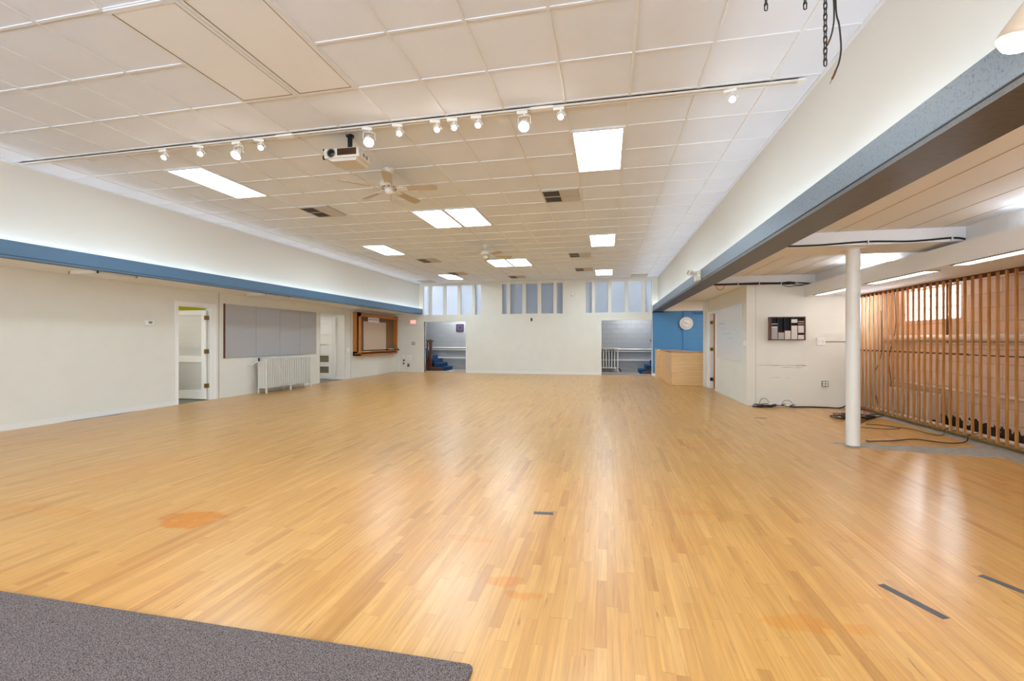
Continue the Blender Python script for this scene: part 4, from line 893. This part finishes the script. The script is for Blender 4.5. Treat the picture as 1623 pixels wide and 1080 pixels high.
# whiteboard on the side wall
t = thing('whiteboard', 'large frameless whiteboard sheet with faint grey writing on the right side wall', 'whiteboard', (2.80, 11.4, .88))
MB().prism([(10.288, .875), (12.53, .875), (12.53, 2.12), (11.9, 2.10), (10.9, 2.135), (10.288, 2.15)], 'x', 2.793, 2.799).build('sheet', MT['board'], t)
s = MB(); rnd = random.Random(3)
def scribble(y0, y1, z, h, n):
    pts = []
    for i in range(n):
        f = i/(n-1); pts.append((2.7915, y0+(y1-y0)*f+rnd.uniform(-.02, .02), z+rnd.uniform(-h, h)))
    s.tube(spline(pts, 4), .0028, 4)
scribble(12.3, 11.75, 1.74, .022, 12); scribble(12.1, 11.55, 1.62, .03, 12); scribble(11.9, 11.1, 1.49, .014, 16); scribble(11.5, 10.95, 1.38, .02, 10)
s.build('handwriting', MT['mark'], t)
single('wall_switch', MB().rbox(2.775, 2.80, 10.11, 10.17, 1.20, 1.34, .005), MT['wall'], 'cream switch plate at the near edge of the whiteboard wall', 'switch')

# ================================================================ end wall: slotted rack with cards
Y0 = 10.0; rx0, rx1, rz0, rz1 = 3.20, 3.845, 1.335, 1.80
t = thing('card_rack', 'wall-mounted wooden rack with five black card slots', 'rack', (3.52, Y0, rz0))
MB().box(rx0, rx0+.03, Y0-.11, Y0, rz0, rz1).box(rx1-.02, rx1, Y0-.11, Y0, rz0, rz1).box(rx0, rx1, Y0-.11, Y0, rz0, rz0+.018).box(rx0, rx1, Y0-.11, Y0, rz1-.018, rz1).build('frame', MT['newel'], t, bevel=.002)
MB().box(rx0+.03, rx1-.02, Y0-.015, Y0-.002, rz0+.018, rz1-.018).build('back', MT['black'], t)
iw = (rx1-rx0-.05); pw = iw/5; zb = rz0+.018; zh = (rz1-.018)-zb
for i in range(1, 5): MB().box(rx0+.03+pw*i-.006, rx0+.03+pw*i+.006, Y0-.10, Y0-.015, zb, rz1-.018).build('divider', MT['black'], t)
NS = 30; sh = zh/NS
def slots(a): return a
cols = {0: [(0, 16, 'cdg'), (16, 18, 'cdw'), (21, 22, 'cdw')], 1: [(0, 9, 'cdg'), (9, 10, 'redplastic')], 2: [(0, 10, 'cdw'), (10, 12, 'cdp')], 3: [(0, 18, 'cdw'), (18, 19, 'cdp'), (23, 28, 'cdw')], 4: [(0, 5, 'cdw'), (5, 6, 'cdp'), (9, 10, 'cdp'), (10, 19, 'cdw'), (21, 22, 'cdp'), (24, 25, 'cdp')]}
cname = ['leftmost', 'second', 'middle', 'fourth', 'rightmost']; protos = {}
desc = {'cdw': 'pale', 'cdg': 'grey', 'cdp': 'peach', 'redplastic': 'red'}
for ci, runs in cols.items():
    xa = rx0+.03+pw*ci+.006; wv = pw-.012
    for (s0, s1, mk) in runs:
        for k in range(s0, s1):
            lab = '%s card case in the %s column of the wall rack%s' % (desc[mk], cname[ci], ', in the upper group' if (ci, s0) in ((3, 23), (0, 21)) else (', in the upper stack' if (ci, s0) == (4, 10) else (', in a raised slot' if ci == 4 and s0 in (21, 24) else '')))
            if mk not in protos:
                o = MB().box(0, wv, -.082, 0, .0008, sh-.0012).build('card_case', MT[mk]); protos[mk] = o
            else:
                o = protos[mk].copy(); COL.objects.link(o)
            tag(o, lab, 'card case', 'card cases in the wall rack'); o.location = (xa, Y0-.0155, zb+k*sh)
sg = MB()
for k in range(1, NS): sg.box(rx0+.03, rx1-.02, Y0-.045, Y0-.015, zb+k*sh-.0006, zb+k*sh+.0002)
sg.build('slot_ledges', MT['black'], t)
# switch, conduit, outlet
t = thing('wall_switch', 'white double dimmer switch on the end wall right of the rack', 'switch', (4.15, Y0, 1.30))
MB().rbox(4.075, 4.225, Y0-.03, Y0, 1.23, 1.38, .006).build('plate', MT['white'], t)
MB().rbox(4.10, 4.14, Y0-.04, Y0-.028, 1.27, 1.34, .003).rbox(4.16, 4.20, Y0-.04, Y0-.028, 1.27, 1.34, .003).build('toggle', MT['trimw'], t)
single('conduit', MB().cyl((4.225, Y0-.008, 1.303), (4.74, Y0-.008, 1.303), .007, n=8), MT['brass'], 'thin tan conduit running right from the dimmer switch', 'conduit')
t = thing('socket', 'grey metal four-outlet box low on the end wall', 'socket', (4.22, Y0, .42))
MB().rbox(4.165, 4.275, Y0-.04, Y0, .415, .525, .006).build('box', MT['grey'], t)
for a in (4.195, 4.245):
    for z in (.445, .495): MB().rbox(a-.018, a+.018, Y0-.044, Y0-.038, z-.017, z+.017, .003).build('outlet', MT['white'], t)
# scuffs on the end wall are stains of the paint
sc = MB(); rnd = random.Random(5)
def smear(o, x0, x1, z, n, h):
    for i in range(n):
        x = x0+(x1-x0)*rnd.random(); L = rnd.uniform(.03, .16); zz_ = z+rnd.gauss(0, h); o.box(x, min(x+L, x1), Y0-.0006, Y0, zz_-.0012, zz_+rnd.uniform(.001, .004))
smear(sc, 2.99, 3.90, .825, 46, .005); smear(sc, 3.35, 3.88, .785, 10, .006); smear(sc, 3.2, 3.6, .58, 5, .004)
struct('trim_22', sc, mat('scuff', 'a9a092', .7), 'grey scuff marks on the end wall')

# cables along the header and cross beam
t = thing('cable_bundle', 'bundle of black cables clipped along the header above the end wall', 'cable bundle', (3.0, 9.95, 2.47))
for i in range(5):
    rn = random.Random(i); pts = [(2.02+.33*k, 9.955-.012*(i % 3)+rn.uniform(-.008, .008), 2.472+.012*(i//2)+rn.uniform(-.007, .007)) for k in range(6)]
    MB().tube(spline(pts, 5), .009, 6).build('cable', MT['rubber'], t)
for i, (h1, h2, e) in enumerate(((.03, .0, 4.0), (-.07, -.04, 3.93), (.01, -.055, 3.86), (-.02, .01, 3.98))):
    MB().tube(spline([(3.40, 9.95, 2.475), (3.55, 9.94, 2.475+h1), (3.75, 9.94, 2.475+h2), (e, 9.95, 2.46)], 6), .006, 6).build('loose_cable', MT['rubber'], t)
for x in (2.15, 2.62, 3.02, 3.42): MB().box(x-.006, x+.006, 9.925, 9.98, 2.45, 2.53).build('clip', MT['white'], t)
t = thing('cable_bundle', 'single black cable clipped along the near edge of the cross beam', 'cable', (3.0, 6.14, 2.5))
MB().tube(spline([(2.02, 6.14, 2.50), (2.5, 6.135, 2.495), (3.05, 6.13, 2.515), (3.5, 6.135, 2.50), (3.9, 6.135, 2.52), (4.03, 6.13, 2.50)], 8), .011, 7).build('cable', MT['rubber'], t)
for x in (3.05, 3.9): MB().box(x-.006, x+.006, 6.115, 6.15, 2.49, 2.535).build('clip', MT['white'], t)
t = thing('sconce_cup', 'small half-round peach shade tucked under the right beam by the cables', 'lamp', (2.28, 9.98, 2.47))
MB().prism([(2.28+.075*math.cos(PI+PI*i/14), 2.455+.085*math.sin(PI+PI*i/14)) for i in range(15)], 'y', 9.93, 9.97).build('shade', MT['cdp'], t)
MB().tube([(2.28+.077*math.cos(PI+PI*i/14), 9.93, 2.455+.087*math.sin(PI+PI*i/14)) for i in range(15)], .005, 6).build('rim', MT['newel'], t)

# ---------------------------------------------------------------- pillar
t = thing('pillar', 'round white steel pillar standing on the bare concrete patch', 'pillar', (3.03, 6.42, 0))
MB().cyl((3.03, 6.42, .004), (3.03, 6.42, 2.475), .076, n=40).build('shaft', MT['ivory'], t)
MB().lathe([(.085, 0), (.083, .012), (.076, .016)], (3.03, 6.42, .0035), (0, 0, 1), 32).build('base_ring', MT['concrete'], t)
MB().box(2.93, 3.13, 6.32, 6.52, 2.475, 2.483).build('cap_plate', MT['ivory'], t)

# ---------------------------------------------------------------- slat screen
t = thing('slat_screen', 'tall screen of vertical amber wooden slats in front of the peach wall', 'slat screen', (4.75, 6.5, .05))
y = 9.88; k = 0
while y > 2.4:
    m = MB().box(4.748, 4.775, y-.010, y+.010, .05, 2.19); m.build('slat', MT['slat'], t); y -= .1315; k += 1
MB().box(4.73, 4.775, 9.93, 9.98, .05, 2.19).build('end_post', MT['slat'], t, bevel=.002)
MB().box(4.775, 4.80, 2.3, 9.98, 2.15, 2.205).build('header_rail', MT['darkwood'], t)
MB().box(4.775, 4.795, 7.24, 9.98, 1.13, 1.155).build('middle_rail', MT['darkwood'], t)
MB().box(4.775, 4.79, 2.3, 7.24, 1.13, 1.145).build('middle_rail', MT['rubber'], t)
MB().box(4.73, 4.80, 2.3, 9.98, .0405, .052).build('bottom_rail', MT['grime'], t)
# behind the screen
single('wall_pipe', MB().cyl((4.95, 2.3, .045), (4.95, 9.9, .045), .03, n=12), MT['ironp'], 'pinkish pipe along the floor right behind the slats', 'pipe', 'peach pipes behind the slats')
single('wall_pipe', MB().cyl((5.25, 2.3, 1.37), (5.25, 9.98, 1.37), .055, n=14).cyl((5.27, 2.3, 1.29), (5.27, 9.98, 1.29), .012, n=8), MT['ironp'], 'thick peach pipe across the wall behind the slats below the window', 'pipe', 'peach pipes behind the slats')
single('wall_pipe', MB().cyl((5.26, 2.3, .56), (5.26, 8.25, .56), .025, n=10).cyl((5.26, 8.25, .56), (5.26, 9.75, .58), .02, n=10), MT['ironp'], 'thin peach pipe across the wall behind the slats above the radiator', 'pipe', 'peach pipes behind the slats')
single('wall_pipe', MB().cyl((5.24, 8.33, 1.30), (5.24, 8.33, 2.4), .018, n=10), MT['copper'], 'vertical copper-brown pipe in front of the glass block window', 'pipe')
radiator('radiator', 'peach painted column radiator behind the wooden slats', 5.02, 5.22, 8.42, 9.72, .47, 20, MT['ironp'], .06, 'y', 3, False)
for i, pts in enumerate((((5.2, 9.85, .1), (5.15, 9.6, .5), (5.2, 9.75, 1.0), (5.2, 9.55, 1.6), (5.2, 9.6, 2.3)), ((5.1, 9.9, .05), (5.0, 9.85, .6), (5.1, 9.8, 1.1), (5.15, 9.9, 1.9)))):
    single('electric_cable', MB().tube(spline(pts, 8), .006, 6), MT['rubber'], ['black cord hanging down the peach wall behind the slats, right one', 'black cord hanging down the peach wall behind the slats in the corner'][i], 'cord')
t = thing('debris', 'dark rubble and dirt lying behind the slats', 'debris', (5.05, 7, -.03)); t['kind'] = 'stuff'
db = MB(); rnd = random.Random(9)
for i in range(110):
    yy = rnd.uniform(3, 9.8); s_ = rnd.uniform(.01, .034); xx = rnd.uniform(5.02, 5.24)
    db.box(-s_, s_, -s_*.7, s_*.7, -s_*.5, s_*.5, Matrix.Translation((xx, yy, -.03+s_*.6)) @ Matrix.Rotation(rnd.uniform(0, 3), 4, 'Z') @ Matrix.Rotation(rnd.uniform(-.4, .4), 4, 'X'))
db.build('rubble', mat('rubble_dirt', '2a221e', .95), t)

# ---------------------------------------------------------------- cables on the floor
def coil(name, label, cx, cy, rx, ry, turns, r, seed, mats, z0=.0):
    t = thing(name, label, 'cables', (cx, cy, 0)); rn = random.Random(seed)
    for k in range(turns):
        ox, oy = rn.uniform(-.05, .05), rn.uniform(-.03, .03); sx, sy = rx*rn.uniform(.45, 1.1), ry*rn.uniform(.45, 1.1); pts = []
        for i in range(24):
            a = 2*PI*i/24; q = 1+.08*math.sin(3*a+k); pts.append((cx+ox+sx*q*math.cos(a), cy+oy+sy*q*math.sin(a), z0+r+k*r*1.1+.016*(1+math.sin(2*a+k*1.7))*min(1, k)))
        MB().tube(pts, r, 6, True).build('cable_loop', MT[mats[k % len(mats)]], t)
    return t
t = coil('cable_pile', 'pile of black cables with blue and white plugs on the floor at the end wall', 3.08, 9.78, .20, .12, 4, .0065, 1, ['rubber'])
for k, pts in enumerate((((3.2, 9.8, .03), (3.35, 9.75, .05), (3.5, 9.7, .03), (3.62, 9.75, .02), (3.55, 9.85, .02), (3.3, 9.85, .04)), ((3.0, 9.9, .02), (3.05, 9.92, .14), (3.14, 9.92, .15), (3.2, 9.88, .05)), ((3.4, 9.86, .04), (3.45, 9.88, .12), (3.55, 9.88, .13), (3.62, 9.82, .03)))):
    MB().tube(spline(pts, 7), .007 if k == 0 else .004, 6).build('cable', MT['rubber' if k < 2 else 'copper'], t)
rn = random.Random(2)
for i in range(9):
    x, y_ = 3.18+.05*i, 9.76+rn.uniform(-.04, .05)
    MB().rbox(-.03, .03, -.012, .012, -.011, .011, .004, Matrix.Translation((x, y_, .05+rn.uniform(-.01, .02))) @ Matrix.Rotation(rn.uniform(-.8, .8), 4, 'Z')).build('plug', MT[['white', 'bluep', 'grey'][i % 3]], t)
t = coil('cable_pile', 'coil of black cables on the floor behind and beside the pillar', 4.10, 8.62, .30, .20, 7, .0065, 4, ['rubber'])
for k, (cx, cy) in enumerate(((3.92, 8.65),)):
    MB().tube(spline([(3.95, 8.5, .03), (3.80, 8.55, .02), (3.78, 8.75, .02), (3.95, 8.8, .03), (4.15, 8.7, .05)], 6), .008, 6).tube(spline([(4.3, 8.6, .10), (4.45, 8.55, .09), (4.5, 8.7, .04), (4.35, 8.8, .03)], 6), .008, 6).build('cable', MT['rubber'], t)
rn = random.Random(6)
for i in range(4): MB().rbox(-.035, .035, -.014, .014, -.013, .013, .004, Matrix.Translation((4.2+.04*i, 8.55+rn.uniform(-.05, .08), .13)) @ Matrix.Rotation(rn.uniform(-1.5, 1.5), 4, 'Z')).build('plug', MT[['steel', 'redplastic', 'grey', 'black'][i]], t)
t = thing('floor_cable', 'thin black cable loop trailing from the coil toward the slats', 'cable', (4.2, 7.7, 0))
MB().tube(spline([(4.10, 8.35, .008), (3.85, 8.0, .008), (3.80, 7.8, .008), (4.1, 7.72, .008), (4.33, 7.85, .008), (4.2, 8.05, .008), (4.0, 8.1, .008)], 8), .005, 6).tube(spline([(4.25, 7.95, .012), (4.45, 7.75, .008), (4.48, 7.4, .008), (4.60, 7.40, .010), (4.72, 7.55, .06), (4.80, 7.60, .075), (4.88, 7.62, .08)], 8), .005, 6).build('cable', MT['rubber'], t)
t = thing('floor_cable', 'black cable with a metal plug stretched across the floor to the slats', 'cable', (4.0, 7.0, 0))
MB().tube(spline([(3.38, 6.74, .010), (3.7, 6.84, .010), (4.02, 7.0, .010), (4.2, 6.88, .010), (4.36, 6.83, .010), (4.6, 6.98, .012), (4.70, 7.10, .06), (4.81, 7.16, .078), (4.88, 7.2, .08)], 8), .0065, 7).build('cable', MT['rubber'], t)
MB().cyl((3.33, 6.725, .016), (3.39, 6.742, .013), .014, n=10).build('plug', MT['steel'], t)
single('floor_cable', MB().tube(spline([(3.62, 9.86, .012), (3.9, 9.93, .012), (4.2, 9.92, .012), (4.45, 9.9, .012), (4.60, 9.91, .10), (4.70, 9.93, .25), (4.76, 9.95, .45)], 8), .012, 7), MT['rubber'], 'thick black cable running along the foot of the end wall and up to the slats', 'cable')

# ---------------------------------------------------------------- tape on the floor, rug
def tape(x, y, L, w, rz, label):
    t = MB().box(-L/2, L/2, -w/2, w/2, 0, .0012).build('floor_tape', MT['tape']); t.location = (x, y, .0002); t.rotation_euler = (0, 0, rz); tag(t, label, 'tape', 'tape strips on the floor')
tape(-.479, 3.445, .15, .05, .1, 'short grey tape strip in the middle of the floor')
tape(1.531, 2.683, .31, .045, math.atan2(-.27, .124), 'long dark tape strip at lower right of the floor')
tape(2.15, 2.92, .30, .045, math.atan2(-.25, .14), 'dark tape strip cut by the right picture edge')
tape(2.57, 8.41, .20, .05, 0, 'small dark mark of tape on the floor toward the end wall')
t = MB(); pts = []
r = .03
out = [(-6.5, -2.5), (-.53-.0, -2.5)]+[(-.53-r+r*math.cos(a), 1.765-r+r*math.sin(a)) for a in [PI/2*i/6 for i in range(7)]]+[(-6.5, 1.765)]
m = MB(); m.prism(out, 'z', .0002, .014)
o = single('rug', m, MT['rug'], 'mottled grey-brown rug with thick edge at the lower left corner', 'rug')
bv = o.modifiers.new('bevel', 'BEVEL'); bv.width = .005; bv.segments = 3; bv.limit_method = 'ANGLE'
